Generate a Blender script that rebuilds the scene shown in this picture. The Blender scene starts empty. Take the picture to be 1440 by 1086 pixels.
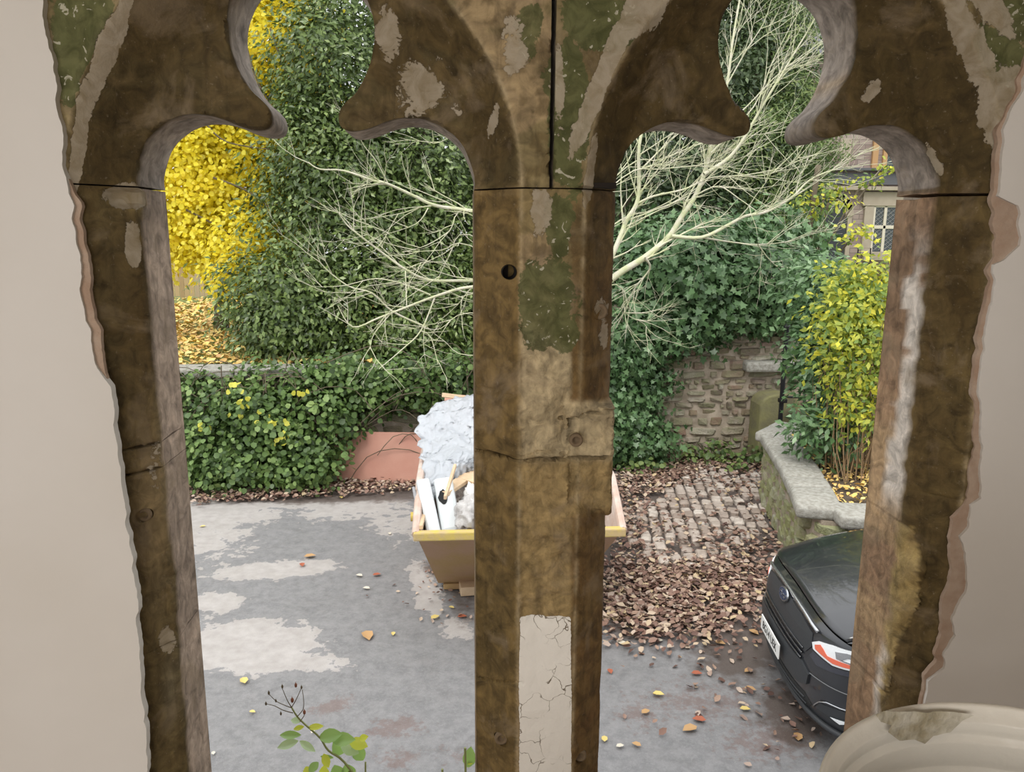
import bpy, bmesh, math, random
import numpy as np
from mathutils import Vector, Matrix
from mathutils.geometry import delaunay_2d_cdt
random.seed(7); rng = np.random.default_rng(7)
S = bpy.context.scene; COL = S.collection
# ------------------------------------------------------------------ camera
FPX = 1083.0; YAW = math.radians(4.0); PIT = math.radians(11.2); ROL = math.radians(0.3); EYE = 3.4
_f = np.array([math.sin(YAW)*math.cos(PIT), math.cos(YAW)*math.cos(PIT), -math.sin(PIT)])
_r0 = np.array([math.cos(YAW), -math.sin(YAW), 0.0]); _u0 = np.cross(_r0, _f)
_r = _r0*math.cos(ROL)+_u0*math.sin(ROL); _u = _u0*math.cos(ROL)-_r0*math.sin(ROL)
_c = np.array([0, 0, EYE])
cam = bpy.data.cameras.new('camera'); cam.sensor_width = 36; cam.lens = 36*FPX/1440; cam.clip_start = 0.02; cam.clip_end = 300
camo = bpy.data.objects.new('camera', cam); COL.objects.link(camo); S.camera = camo
m3 = Matrix((tuple(_r), tuple(_u), tuple(-_f))).transposed().to_4x4()
camo.matrix_world = Matrix.Translation(tuple(_c)) @ m3
def ray(px, py): return _f+_r*(px-720)/FPX-_u*(py-543)/FPX
def onY(px, py, Y):
    d = ray(px, py); return _c+d*(Y/d[1])
def onZ(px, py, Z=0.0):
    d = ray(px, py); return _c+d*((Z-EYE)/d[2])
def proj(p):
    q = np.asarray(p)-_c; z = q@_f
    return 720+FPX*(q@_r)/z, 543-FPX*(q@_u)/z
# ------------------------------------------------------------------ light and exposure
S.view_settings.view_transform = 'Standard'; S.view_settings.look = 'None'
S.view_settings.gamma = 1; S.view_settings.use_curve_mapping = False
S.view_settings.exposure = 0.0
S.cycles.max_bounces = 6; S.cycles.diffuse_bounces = 3; S.cycles.transparent_max_bounces = 8
S.cycles.use_denoising = True
SKY = 1.9; SUN = 1.9; ROOM = 50.0
w = bpy.data.worlds.new('overcast'); S.world = w; w.use_nodes = True
nt = w.node_tree; nt.nodes.clear()
out = nt.nodes.new('ShaderNodeOutputWorld'); bg = nt.nodes.new('ShaderNodeBackground')
tc = nt.nodes.new('ShaderNodeTexCoord'); sx = nt.nodes.new('ShaderNodeSeparateXYZ'); cr = nt.nodes.new('ShaderNodeValToRGB')
cr.color_ramp.elements[0].position = 0.0; cr.color_ramp.elements[0].color = (0.55, 0.58, 0.6, 1)
cr.color_ramp.elements[1].position = 0.6; cr.color_ramp.elements[1].color = (0.97, 0.985, 1.0, 1)
nt.links.new(tc.outputs['Generated'], sx.inputs[0]); nt.links.new(sx.outputs['Z'], cr.inputs[0])
nt.links.new(cr.outputs[0], bg.inputs[0]); bg.inputs[1].default_value = SKY; nt.links.new(bg.outputs[0], out.inputs[0])
def light(name, kind, loc, rot, energy, color=(1, 1, 1), **k):
    l = bpy.data.lights.new(name, kind); l.energy = energy; l.color = color
    for a, b in k.items(): setattr(l, a, b)
    o = bpy.data.objects.new(name, l); COL.objects.link(o); o.location = loc; o.rotation_euler = rot; return o
light('sun', 'SUN', (0, 0, 20), (math.radians(32), math.radians(-18), 0), SUN, (1, 0.97, 0.9), angle=math.radians(25))
light('room_fill', 'AREA', (-.75, -1.5, 3.3), (math.radians(80), 0, math.radians(-18)), ROOM, (1, 0.96, 0.92), size=2.2, size_y=1.2, shape='RECTANGLE')  # added fill light behind the camera, brightens the closed room; no fixture there

# ------------------------------------------------------------------ noise
def _h(ix, iy, iz):
    n = (ix.astype(np.int64)*73856093) ^ (iy.astype(np.int64)*19349663) ^ (iz.astype(np.int64)*83492791)
    n = (n ^ (n >> 13))*1274126177 & 0x7fffffff
    return ((n ^ (n >> 16)) & 0xffff)/65535.0
def vnoise(p):
    p = np.asarray(p, float); i = np.floor(p).astype(np.int64); f = p-i; f = f*f*(3-2*f); r = 0
    for a in (0, 1):
        for b in (0, 1):
            for c in (0, 1):
                wgt = (f[:, 0] if a else 1-f[:, 0])*(f[:, 1] if b else 1-f[:, 1])*(f[:, 2] if c else 1-f[:, 2])
                r = r+wgt*_h(i[:, 0]+a, i[:, 1]+b, i[:, 2]+c)
    return r
def fbm(p, o=4):
    p = np.asarray(p, float); r = 0; a = .5; t = 0
    for k in range(o):
        r = r+a*vnoise(p*(2**k)+k*17.3); t += a; a *= .5
    return r/t
# ------------------------------------------------------------------ materials
def lin(c):
    return tuple([((x/255)/12.92 if x/255 <= .04045 else ((x/255+.055)/1.055)**2.4) for x in c])+(1,)
def mat(name, base=(.5, .5, .5), rough=.7, metal=0.0, noise=None, bump=None, coat=0, trans=None, alpha=None, spec=.5, rand=None, attr=False, emission=None):
    """noise=(scale, amount, colour2, detail) ; bump=(scale,strength) ; rand=list of colours per object ; trans=(weight, colour)"""
    m = bpy.data.materials.new(name); m.use_nodes = True; t = m.node_tree; N = t.nodes; L = t.links
    b = N['Principled BSDF']; b.inputs['Roughness'].default_value = rough; b.inputs['Metallic'].default_value = metal
    b.inputs['Coat Weight'].default_value = coat; b.inputs['Specular IOR Level'].default_value = spec
    base = tuple(base)[:3]+(1,); b.inputs['Base Color'].default_value = base; src = None
    geo = N.new('ShaderNodeNewGeometry')
    tcn = N.new('ShaderNodeTexCoord')
    if rand:
        r = N.new('ShaderNodeValToRGB'); r.color_ramp.interpolation = 'LINEAR'; e = r.color_ramp.elements
        while len(e) < len(rand): e.new(0.5)
        for k, c in enumerate(rand): e[k].position = k/(len(rand)-1); e[k].color = tuple(c)[:3]+(1,)
        if attr == 'object':
            oi = N.new('ShaderNodeObjectInfo'); L.new(oi.outputs['Random'], r.inputs[0])
        else: L.new(geo.outputs['Random Per Island'], r.inputs[0])
        src = r.outputs[0]
        if attr == 'tint':
            at = N.new('ShaderNodeAttribute'); at.attribute_name = 'tint'
            mx = N.new('ShaderNodeMath'); mx.operation = 'MULTIPLY_ADD'; mx.inputs[1].default_value = .5; 
            m2 = N.new('ShaderNodeMath'); m2.operation = 'MULTIPLY'; m2.inputs[1].default_value = .5
            L.new(geo.outputs['Random Per Island'], m2.inputs[0]); L.new(at.outputs['Fac'], mx.inputs[0]); L.new(m2.outputs[0], mx.inputs[2])
            L.new(mx.outputs[0], r.inputs[0])
    if noise:
        n = N.new('ShaderNodeTexNoise'); n.inputs['Scale'].default_value = noise[0]; n.inputs['Detail'].default_value = noise[3] if len(noise) > 3 else 6
        L.new(geo.outputs['Position'] if attr != 'local' else tcn.outputs['Object'], n.inputs['Vector'])
        rr = N.new('ShaderNodeMapRange'); rr.inputs[1].default_value = .35; rr.inputs[2].default_value = .65
        rr.inputs[4].default_value = noise[1]; L.new(n.outputs['Fac'], rr.inputs[0])
        mi = N.new('ShaderNodeMix'); mi.data_type = 'RGBA'; L.new(rr.outputs[0], mi.inputs[0])
        mi.inputs[6].default_value = base
        if src: L.new(src, mi.inputs[6])
        mi.inputs[7].default_value = tuple(noise[2])[:3]+(1,); src = mi.outputs[2]
    if src: L.new(src, b.inputs['Base Color'])
    if bump:
        n = N.new('ShaderNodeTexNoise'); n.inputs['Scale'].default_value = bump[0]; n.inputs['Detail'].default_value = 8
        L.new(geo.outputs['Position'], n.inputs['Vector'])
        bb = N.new('ShaderNodeBump'); bb.inputs['Strength'].default_value = bump[1]; bb.inputs['Distance'].default_value = bump[2] if len(bump) > 2 else .01
        L.new(n.outputs['Fac'], bb.inputs['Height']); L.new(bb.outputs[0], b.inputs['Normal'])
    if alpha is not None: b.inputs['Alpha'].default_value = alpha
    if trans:
        tr = N.new('ShaderNodeBsdfTranslucent'); ms = N.new('ShaderNodeMixShader'); ms.inputs[0].default_value = trans[0]
        if trans[1] is None and src: L.new(src, tr.inputs[0])
        else: tr.inputs[0].default_value = tuple(trans[1] or base)[:3]+(1,)
        L.new(b.outputs[0], ms.inputs[1]); L.new(tr.outputs[0], ms.inputs[2]); L.new(ms.outputs[0], N['Material Output'].inputs[0])
    return m

def painted_stone():
    """weathered stone; attribute 'base' is the stone's own colour, 'paint' holds where old paint or limewash clings (r green, g cream, b white)"""
    m = bpy.data.materials.new('weathered_stone'); m.use_nodes = True; t = m.node_tree; N = t.nodes; L = t.links
    b = N['Principled BSDF']; b.inputs['Roughness'].default_value = .82; b.inputs['Specular IOR Level'].default_value = .25
    geo = N.new('ShaderNodeNewGeometry'); P = geo.outputs['Position']
    def noise(s, d=8, r=.55, dist=0.0, vec=None):
        n = N.new('ShaderNodeTexNoise'); n.inputs['Scale'].default_value = s; n.inputs['Detail'].default_value = d; n.inputs['Roughness'].default_value = r
        n.inputs['Distortion'].default_value = dist; L.new(vec or P, n.inputs['Vector']); return n.outputs['Fac']
    def rng_(v, a, b_, c=0.0, d=1.0):
        r = N.new('ShaderNodeMapRange'); r.inputs[1].default_value = a; r.inputs[2].default_value = b_; r.inputs[3].default_value = c; r.inputs[4].default_value = d
        L.new(v, r.inputs[0]); return r.outputs[0]
    def math_(op, a, b_):
        x = N.new('ShaderNodeMath'); x.operation = op
        for k, v in ((0, a), (1, b_)):
            if isinstance(v, float): x.inputs[k].default_value = v
            else: L.new(v, x.inputs[k])
        return x.outputs[0]
    def mix(f, a, b_, bt='MIX'):
        x = N.new('ShaderNodeMix'); x.data_type = 'RGBA'; x.blend_type = bt
        for k, v in ((0, f), (6, a), (7, b_)):
            if isinstance(v, float): x.inputs[k].default_value = v
            elif isinstance(v, tuple): x.inputs[k].default_value = v
            else: L.new(v, x.inputs[k])
        return x.outputs[2]
    ab = N.new('ShaderNodeAttribute'); ab.attribute_name = 'base'
    ap = N.new('ShaderNodeAttribute'); ap.attribute_name = 'paint'
    sp = N.new('ShaderNodeSeparateColor'); L.new(ap.outputs['Color'], sp.inputs[0])
    big = noise(9, 6, .6, .6); mid = noise(34, 8, .62, .8); fine = noise(170, 6, .6)
    mp = N.new('ShaderNodeMapping'); mp.inputs['Scale'].default_value = (60, 60, 9); L.new(P, mp.inputs[0])
    streak = noise(1.0, 6, .6, .5, mp.outputs[0])
    v = rng_(mid, .25, .75, .4, 1.65)
    col = mix(1.0, ab.outputs['Color'], v, 'MULTIPLY')
    col = mix(rng_(streak, .5, .8, 0.0, .55), col, (.03, .02, .008, 1))
    col = mix(rng_(big, .54, .66, 0.0, .4), col, (.30, .23, .15, 1))
    col = mix(rng_(fine, .62, .75, 0.0, .35), col, (.35, .29, .21, 1))
    thr = math_('ADD', math_('MULTIPLY', rng_(big, .3, .7), .55), math_('ADD', math_('MULTIPLY', rng_(mid, .25, .75), .4), math_('MULTIPLY', rng_(fine, .3, .7), .15)))
    def mask(chan, k):
        s = math_('SUBTRACT', math_('ADD', chan, 0.12), thr) if False else math_('SUBTRACT', math_('MULTIPLY', chan, 1.3), thr)
        return rng_(s, 0.0, k)
    g = mask(sp.outputs[0], .05); c = mask(sp.outputs[1], .04); wv = mask(sp.outputs[2], .02)
    gc = mix(rng_(mid, .4, .6), (.060, .070, .022, 1), (.105, .120, .045, 1))
    col = mix(math_('MULTIPLY', g, .8), col, gc)
    chips = noise(62, 3, .5, 1.2)
    gchip = math_('MULTIPLY', g, rng_(chips, .64, .67)); col = mix(gchip, col, (.42, .40, .30, 1))
    cc = mix(rng_(mid, .4, .7), (.42, .36, .27, 1), (.24, .19, .115, 1)); col = mix(math_('MULTIPLY', c, .8), col, cc)
    vo = N.new('ShaderNodeTexVoronoi'); vo.feature = 'DISTANCE_TO_EDGE'; vo.inputs['Scale'].default_value = 26
    wob = N.new('ShaderNodeVectorMath'); wob.operation = 'ADD'; nn = N.new('ShaderNodeTexNoise'); nn.inputs['Scale'].default_value = 45
    sc = N.new('ShaderNodeVectorMath'); sc.operation = 'SCALE'; sc.inputs['Scale'].default_value = .03
    L.new(P, nn.inputs['Vector']); L.new(nn.outputs['Color'], sc.inputs[0]); L.new(P, wob.inputs[0]); L.new(sc.outputs[0], wob.inputs[1]); L.new(wob.outputs[0], vo.inputs['Vector'])
    crack = rng_(vo.outputs['Distance'], .006, .02, 1.0, 0.0)
    crack = math_('MULTIPLY', crack, rng_(noise(14, 3), .42, .52))
    wc = mix(crack, (.78, .75, .69, 1), (.14, .11, .07, 1)); col = mix(wv, col, wc)
    L.new(col, b.inputs['Base Color'])
    h = math_('ADD', math_('MULTIPLY', mid, .5), math_('MULTIPLY', fine, .22))
    h = math_('ADD', h, math_('MULTIPLY', wv, .35)); h = math_('ADD', h, math_('MULTIPLY', c, .3)); h = math_('ADD', h, math_('MULTIPLY', g, .1))
    rg = math_('MULTIPLY', ap.outputs['Alpha'], noise(75, 8, .65, .5)); h = math_('ADD', h, math_('MULTIPLY', rg, 1.4))
    bp = N.new('ShaderNodeBump'); bp.inputs['Strength'].default_value = .75; bp.inputs['Distance'].default_value = .004
    L.new(h, bp.inputs['Height']); L.new(bp.outputs[0], b.inputs['Normal']); return m

M = {}
M['stone'] = painted_stone()
M['plaster'] = mat('white_plaster', (.67, .64, .60), .9, noise=(2.2, .5, (.58, .54, .48)), bump=(30, .25, .003), spec=.2)
M['undercoat'] = mat('pink_undercoat_plaster', (.36, .25, .18), .95, noise=(28, .8, (.46, .36, .28)), bump=(90, .7, .004), spec=.1)
M['masonry'] = mat('rough_masonry', (.3, .22, .15), .95, bump=(20, .5))
M['roomwall'] = mat('painted_room_wall', (.68, .62, .53), .9)
M['floorwood'] = mat('bare_floor', (.3, .2, .12), .6, noise=(4, .6, (.2, .13, .08)))
M['dark'] = mat('dark_hole', (.012, .008, .005), .95)
M['lead'] = mat('plug_mortar', (.17, .12, .07), .9, bump=(120, .6, .003))

# ------------------------------------------------------------------ object helpers
def link(o, parent=None, **k):
    COL.objects.link(o)
    if parent is not None: o.parent = parent
    for a, b in k.items(): o[a] = b
    return o
def empty(name, loc=(0, 0, 0), rz=0.0, **k):
    o = bpy.data.objects.new(name, None); o.location = loc; o.rotation_euler = (0, 0, rz); o.empty_display_size = .1
    return link(o, None, **k)
def mesh_np(name, V, Fc, m, smooth=False):
    me = bpy.data.meshes.new(name); V = np.asarray(V, np.float32)
    if isinstance(Fc, np.ndarray):
        n, k = Fc.shape
        me.vertices.add(len(V)); me.vertices.foreach_set('co', V.ravel())
        me.loops.add(n*k); me.loops.foreach_set('vertex_index', Fc.astype(np.int32).ravel())
        me.polygons.add(n); me.polygons.foreach_set('loop_start', np.arange(0, n*k, k, dtype=np.int32))
        me.polygons.foreach_set('loop_total', np.full(n, k, np.int32))
        me.update(calc_edges=True)
    else:
        me.from_pydata([tuple(map(float, v)) for v in V], [], Fc); me.update()
    if smooth: me.polygons.foreach_set('use_smooth', np.ones(len(me.polygons), bool))
    if m: me.materials.append(m)
    return me
def mobj(name, me, parent=None, loc=(0, 0, 0), **k):
    o = bpy.data.objects.new(name, me); o.location = loc; return link(o, parent, **k)
class MB:
    """collects simple shapes into one mesh"""
    def __init__(s): s.V = []; s.F = []
    def add(s, V, F):
        n = len(s.V); s.V += [tuple(v) for v in V]; s.F += [tuple(i+n for i in f) for f in F]
    def box(s, c, d, rz=0.0, rx=0.0, ry=0.0, jit=0.0, bev=0.0):
        R = Matrix.Rotation(rz, 3, 'Z') @ Matrix.Rotation(ry, 3, 'Y') @ Matrix.Rotation(rx, 3, 'X'); V = []
        if bev <= 0:
            for x in (-.5, .5):
                for y in (-.5, .5):
                    for z in (-.5, .5):
                        q = R @ Vector((x*d[0]+random.uniform(-jit, jit), y*d[1]+random.uniform(-jit, jit), z*d[2]+random.uniform(-jit, jit)))
                        V.append((c[0]+q.x, c[1]+q.y, c[2]+q.z))
            s.add(V, [(0, 1, 3, 2), (4, 6, 7, 5), (0, 4, 5, 1), (2, 3, 7, 6), (0, 2, 6, 4), (1, 5, 7, 3)])
        else:
            bm = bmesh.new(); bmesh.ops.create_cube(bm, size=1)
            for v in bm.verts: v.co = Vector((v.co.x*d[0], v.co.y*d[1], v.co.z*d[2]))
            bmesh.ops.bevel(bm, geom=bm.edges[:], offset=bev, segments=2, affect='EDGES', profile=.5)
            bm.verts.ensure_lookup_table(); V = [R @ v.co+Vector(c) for v in bm.verts]; s.add(V, [tuple(v.index for v in f.verts) for f in bm.faces]); bm.free()
    def tube(s, pts, rad, n=6, cap=True):
        pts = [Vector(p) for p in pts]; k = len(pts)
        if not hasattr(rad, '__len__'): rad = [rad]*k
        V = []; up = None
        for i, p in enumerate(pts):
            t = (pts[min(i+1, k-1)]-pts[max(i-1, 0)])
            t = t.normalized() if t.length > 1e-9 else Vector((0, 0, 1))
            if up is None: up = Vector((0, 0, 1)) if abs(t.z) < .9 else Vector((1, 0, 0))
            a = t.cross(up).normalized(); b = a.cross(t).normalized(); up = b
            for j in range(n):
                an = 2*math.pi*j/n; V.append(p+(a*math.cos(an)+b*math.sin(an))*rad[i])
        F = [(i*n+j, i*n+(j+1) % n, (i+1)*n+(j+1) % n, (i+1)*n+j) for i in range(k-1) for j in range(n)]
        if cap: F += [tuple(range(n))[::-1], tuple((k-1)*n+j for j in range(n))]
        s.add(V, F)
    def lathe(s, prof, n=32, c=(0, 0, 0), axis='Z', close=False):
        V = []
        for (r, h) in prof:
            for j in range(n):
                a = 2*math.pi*j/n; x, y, z = r*math.cos(a), r*math.sin(a), h
                if axis == 'Y': x, y, z = x, h, y
                if axis == 'X': x, y, z = h, x, y
                V.append((c[0]+x, c[1]+y, c[2]+z))
        k = len(prof); F = [(i*n+j, i*n+(j+1) % n, (i+1)*n+(j+1) % n, (i+1)*n+j) for i in range(k-1) for j in range(n)]
        if close: F.append(tuple((k-1)*n+j for j in range(n)))
        s.add(V, F)
    def grid(s, P):
        a, b = P.shape[:2]; s.add(P.reshape(-1, 3), [(i*b+j, i*b+j+1, (i+1)*b+j+1, (i+1)*b+j) for i in range(a-1) for j in range(b-1)])
    def build(s, name, m, parent=None, smooth=False, loc=(0, 0, 0), fix=True, **k):
        me = bpy.data.meshes.new(name); me.from_pydata(s.V, [], s.F)
        if fix:
            bm = bmesh.new(); bm.from_mesh(me); bmesh.ops.recalc_face_normals(bm, faces=bm.faces); bm.to_mesh(me); bm.free()
        if smooth: me.polygons.foreach_set('use_smooth', np.ones(len(me.polygons), bool))
        me.materials.append(m); return mobj(name, me, parent, loc, **k)
def autosmooth(o, ang=40):
    me = o.data; me.polygons.foreach_set('use_smooth', np.ones(len(me.polygons), bool))
    bm = bmesh.new(); bm.from_mesh(me); a = math.radians(ang)
    for e in bm.edges:
        if len(e.link_faces) == 2 and e.calc_face_angle(0) > a: e.smooth = False
    bm.to_mesh(me); bm.free()

# ------------------------------------------------------------------ room shell
def boxobj(name, lo, hi, m, parent=None, **k):
    b = MB(); c = [(l+h)/2 for l, h in zip(lo, hi)]; b.box(c, [h-l for l, h in zip(lo, hi)]); return b.build(name, m, parent, **k)
ST = dict(kind='structure')
RX0, RX1, RY0, RZ0, RZ1 = -2.4, 2.8, -3.0, 1.75, 4.5
boxobj('floor', (RX0-.2, RY0-.2, RZ0-.15), (RX1+.2, 1.45, RZ0), M['floorwood'], **ST)
boxobj('ceiling', (RX0-.2, RY0-.2, RZ1), (RX1+.2, 1.45, RZ1+.15), M['roomwall'], **ST)
boxobj('wall_left', (RX0-.2, RY0, RZ0), (RX0, 1.19, RZ1), M['roomwall'], **ST)
boxobj('wall_right', (RX1, RY0, RZ0), (RX1+.2, 1.19, RZ1), M['roomwall'], **ST)
boxobj('wall_back', (RX0-.2, RY0-.2, RZ0), (RX1+.2, RY0, RZ1), M['roomwall'], **ST)
D0, D1, DB = 1.2, 1.27, 1.39
XL, XR, ZB, ZT = -.68, .95, 2.0, 4.0
wf = boxobj('wall_front', (RX0-.2, D0+.002, RZ0), (XL, DB+.1, RZ1), M['masonry'], **ST)
boxobj('wall_front_pier', (XR, D0+.002, RZ0), (RX1+.2, DB+.1, RZ1), M['masonry'], **ST)
boxobj('wall_front_lintel', (XL, D0+.002, ZT), (XR, DB+.1, RZ1), M['masonry'], **ST)
boxobj('wall_front_base', (XL, D0+.002, RZ0), (XR, DB+.1, ZB-.06), M['masonry'], **ST)
b = MB(); b.box(((XL+XR)/2, 1.27, ZB-.031), (XR-XL, .5, .058), bev=.008); b.build('trim_1', M['lead'], label='stone window sill', **ST)

# ------------------------------------------------------------------ cut-stone window
def inside(poly, P):
    poly = np.asarray(poly); x, y = P[:, 0], P[:, 1]; r = np.zeros(len(P), bool); j = len(poly)-1
    for i in range(len(poly)):
        xi, yi = poly[i]; xj, yj = poly[j]
        c = ((yi > y) != (yj > y)) & (x < (xj-xi)*(y-yi)/((yj-yi) if yj != yi else 1e-12)+xi); r ^= c; j = i
    return r
def resample(poly, step, closed=True):
    o = []; n = len(poly)
    for i in range(n if closed else n-1):
        a = np.array(poly[i]); b = np.array(poly[(i+1) % n]); k = max(1, int(round(np.hypot(*(b-a))/step)))
        for t in range(k): o.append(a+(b-a)*t/k)
    if not closed: o.append(np.array(poly[-1]))
    return np.array(o)
def fill(poly, step, extra=None, clear=.45, rings=()):
    """triangulate polygon with interior points -> verts (n,2), tris, boundary count"""
    B = resample(poly, step); lo, hi = B.min(0), B.max(0)
    gx, gy = np.meshgrid(np.arange(lo[0], hi[0], step), np.arange(lo[1], hi[1], step*.87)); gx = gx+(np.arange(gx.shape[0]) % 2)[:, None]*step*.5
    G = np.stack([gx.ravel(), gy.ravel()], 1)+rng.uniform(-.12, .12, (gx.size, 2))*step
    G = G[inside(B, G)]
    R = []
    for (cx, cy, r) in rings:
        a = np.arange(20)/20*2*math.pi
        for rr in (r*.5, r*.96, r*1.04): R.append(np.stack([cx+rr*np.cos(a), cy+rr*np.sin(a)], 1))
        G = G[np.hypot(G[:, 0]-cx, G[:, 1]-cy) > r*1.25]
    R = np.concatenate(R) if R else np.zeros((0, 2))
    E = np.asarray(extra) if extra is not None and len(extra) else np.zeros((0, 2))
    if len(E): E = E[inside(B, E)]
    K = np.concatenate([B, E, R])
    def near(A, Bp, d):
        keep = np.ones(len(A), bool)
        for s in range(0, len(A), 2000):
            q = A[s:s+2000]; dd = ((q[:, None, :]-Bp[None])**2).sum(2).min(1); keep[s:s+2000] = dd > d*d
        return keep
    if len(G): G = G[near(G, K, step*clear)]
    if len(E): E = E[near(E, B, step*.4)]
    A = np.concatenate([B, E, R, G]); nb = len(B)
    ce = [(nb+i, nb+i+1) for i in range(len(E)-1) if math.dist(E[i], E[i+1]) < .012]
    v, e, f, *_ = delaunay_2d_cdt([Vector(p) for p in A], [(i, (i+1) % nb) for i in range(nb)]+ce, [], 0, 1e-7)
    v = np.array([tuple(p) for p in v]); f = np.array([t for t in f if len(t) == 3]); c = v[f].mean(1)
    f = f[inside(B, c)]
    return v, f, B
def boundary_edges(f):
    from collections import Counter
    d = {}
    for t in f:
        for a, b in ((t[0], t[1]), (t[1], t[2]), (t[2], t[0])):
            d[(int(a), int(b))] = 1
    return [(a, b) for (a, b) in d if (b, a) not in d]
CL, CRR = -.235, .526
ARCR, ARCC = .374, .042
def archd(x, z):
    """distance inward from the outer arch / jamb line of the nearer light (positive towards the opening)"""
    r = []
    for cx in (CL, CRR):
        xx = np.abs(x-cx); up = ARCR-np.hypot(xx+ARCC, np.maximum(z-3.468, 0)); dn = ARCR-ARCC-xx
        r.append(np.where(z > 3.468, up, dn))
    return np.maximum(r[0], r[1])
def chamfer(d):
    t = np.clip(d/.072, 0, 1); return (D1-D0)*(t*.55+.45*t*t*(3-2*t))
CH = []
for cx in (CL, CRR):
    for off in (0.0, .072):
        a = np.linspace(0, 1.6, 120)
        for sg in (-1, 1):
            CH.append(np.stack([cx+sg*((ARCR-off)*np.cos(a)-ARCC), 3.468+(ARCR-off)*np.sin(a)], 1)[lambda q: (q-[cx, 0])[:, 0]*sg >= 0] if False else
                      np.array([(cx+sg*((ARCR-off)*math.cos(t)-ARCC), 3.468+(ARCR-off)*math.sin(t)) for t in a if (ARCR-off)*math.cos(t)-ARCC > 0]))
            CH.append(np.array([(cx+sg*(ARCR-ARCC-off), z) for z in np.arange(2.0, 3.468, .006)]))
CH = np.concatenate(CH)
# pits: px, py, radius, depth
HOLES = [(715, 382, .0115, .05), (705, 1038, .012, .012), (815, 1058, .011, .014), (843, 438, .013, -.004), (197, 730, .011, .006), (806, 612, .011, -.003)]
HOLES = [(onY(px, py, D0+.03)[0], onY(px, py, D0+.03)[2], r, d) for px, py, r, d in HOLES]
def gauss(px, py, cx, cy, rx, ry, ang=0.0):
    c, s = math.cos(math.radians(ang)), math.sin(math.radians(ang)); dx, dy = px-cx, py-cy
    u, v = dx*c+dy*s, -dx*s+dy*c; return np.exp(-.75*((u/rx)**2+(v/ry)**2))
def soft(e0, e1, x): t = np.clip((x-e0)/(e1-e0), 0, 1); return t*t*(3-2*t)
def polymask(poly, px, py): return inside(poly, np.stack([px, py], 1)).astype(float)
# stains / paint, authored where they sit on the stone (coordinates on the wall's face)
GREEN = [(110, 60, 42, 95, 8, 1.0), (130, 20, 40, 40, 0, 1.0), (800, 150, 26, 110, 0, 1.0), (840, 30, 55, 42, 0, 1.0), (770, 420, 42, 62, 0, 1.0), (785, 320, 22, 48, 0, .8),
         (745, 30, 25, 45, 0, .7), (1405, 75, 50, 42, 20, 1.0), (1440, 30, 40, 50, 0, .9), (790, 465, 22, 30, 0, .9), (795, 235, 22, 30, 0, .8)]
CREAM = [(155, 60, 15, 100, 22, .95), (112, 190, 10, 85, 6, .95), (855, 90, 13, 120, 22, 1.0), (905, 15, 26, 40, 40, 1.0), (1365, 60, 22, 90, -25, .95), (1420, 150, 40, 60, 0, .95), (1400, 20, 22, 60, -40, .8),
         (830, 240, 6, 50, 8, .9), (590, 120, 52, 46, 30, .62), (545, 60, 22, 60, 0, .55), (640, 150, 20, 50, -25, .5), (186, 275, 38, 18, 0, .95), (187, 345, 10, 30, 0, 1.0), (760, 300, 18, 45, 0, .62), (785, 90, 10, 90, 0, .6),
         (1225, 130, 12, 30, 40, .6), (1312, 225, 14, 30, -20, .62), (215, 650, 22, 45, 0, .5), (720, 60, 22, 70, 0, .55), (845, 435, 14, 22, 0, .6), (235, 900, 14, 22, 0, .6), (700, 150, 8, 100, 18, .5), (850, 470, 10, 40, 0, .55)]
WHITE = [(766, 1010, 60, 190, 0, 1.5)]
def colour_of(px, py, x, z, kind):
    n = len(px); C = np.tile(np.array(kind), (n, 1)).astype(float)
    def blend(c, m): 
        nonlocal C
        m = np.clip(m, 0, 1)[:, None]; C = C*(1-m)+np.array(c)*m
    P3 = np.stack([px/60, py/60, np.zeros(n)], 1)
    return C, blend, P3
DK = (.075, .052, .021); BR = (.16, .108, .046); TAN = (.30, .215, .13); RED = (.125, .062, .026); PALE = (.46, .36, .25); OCH = (.42, .30, .14)
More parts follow.
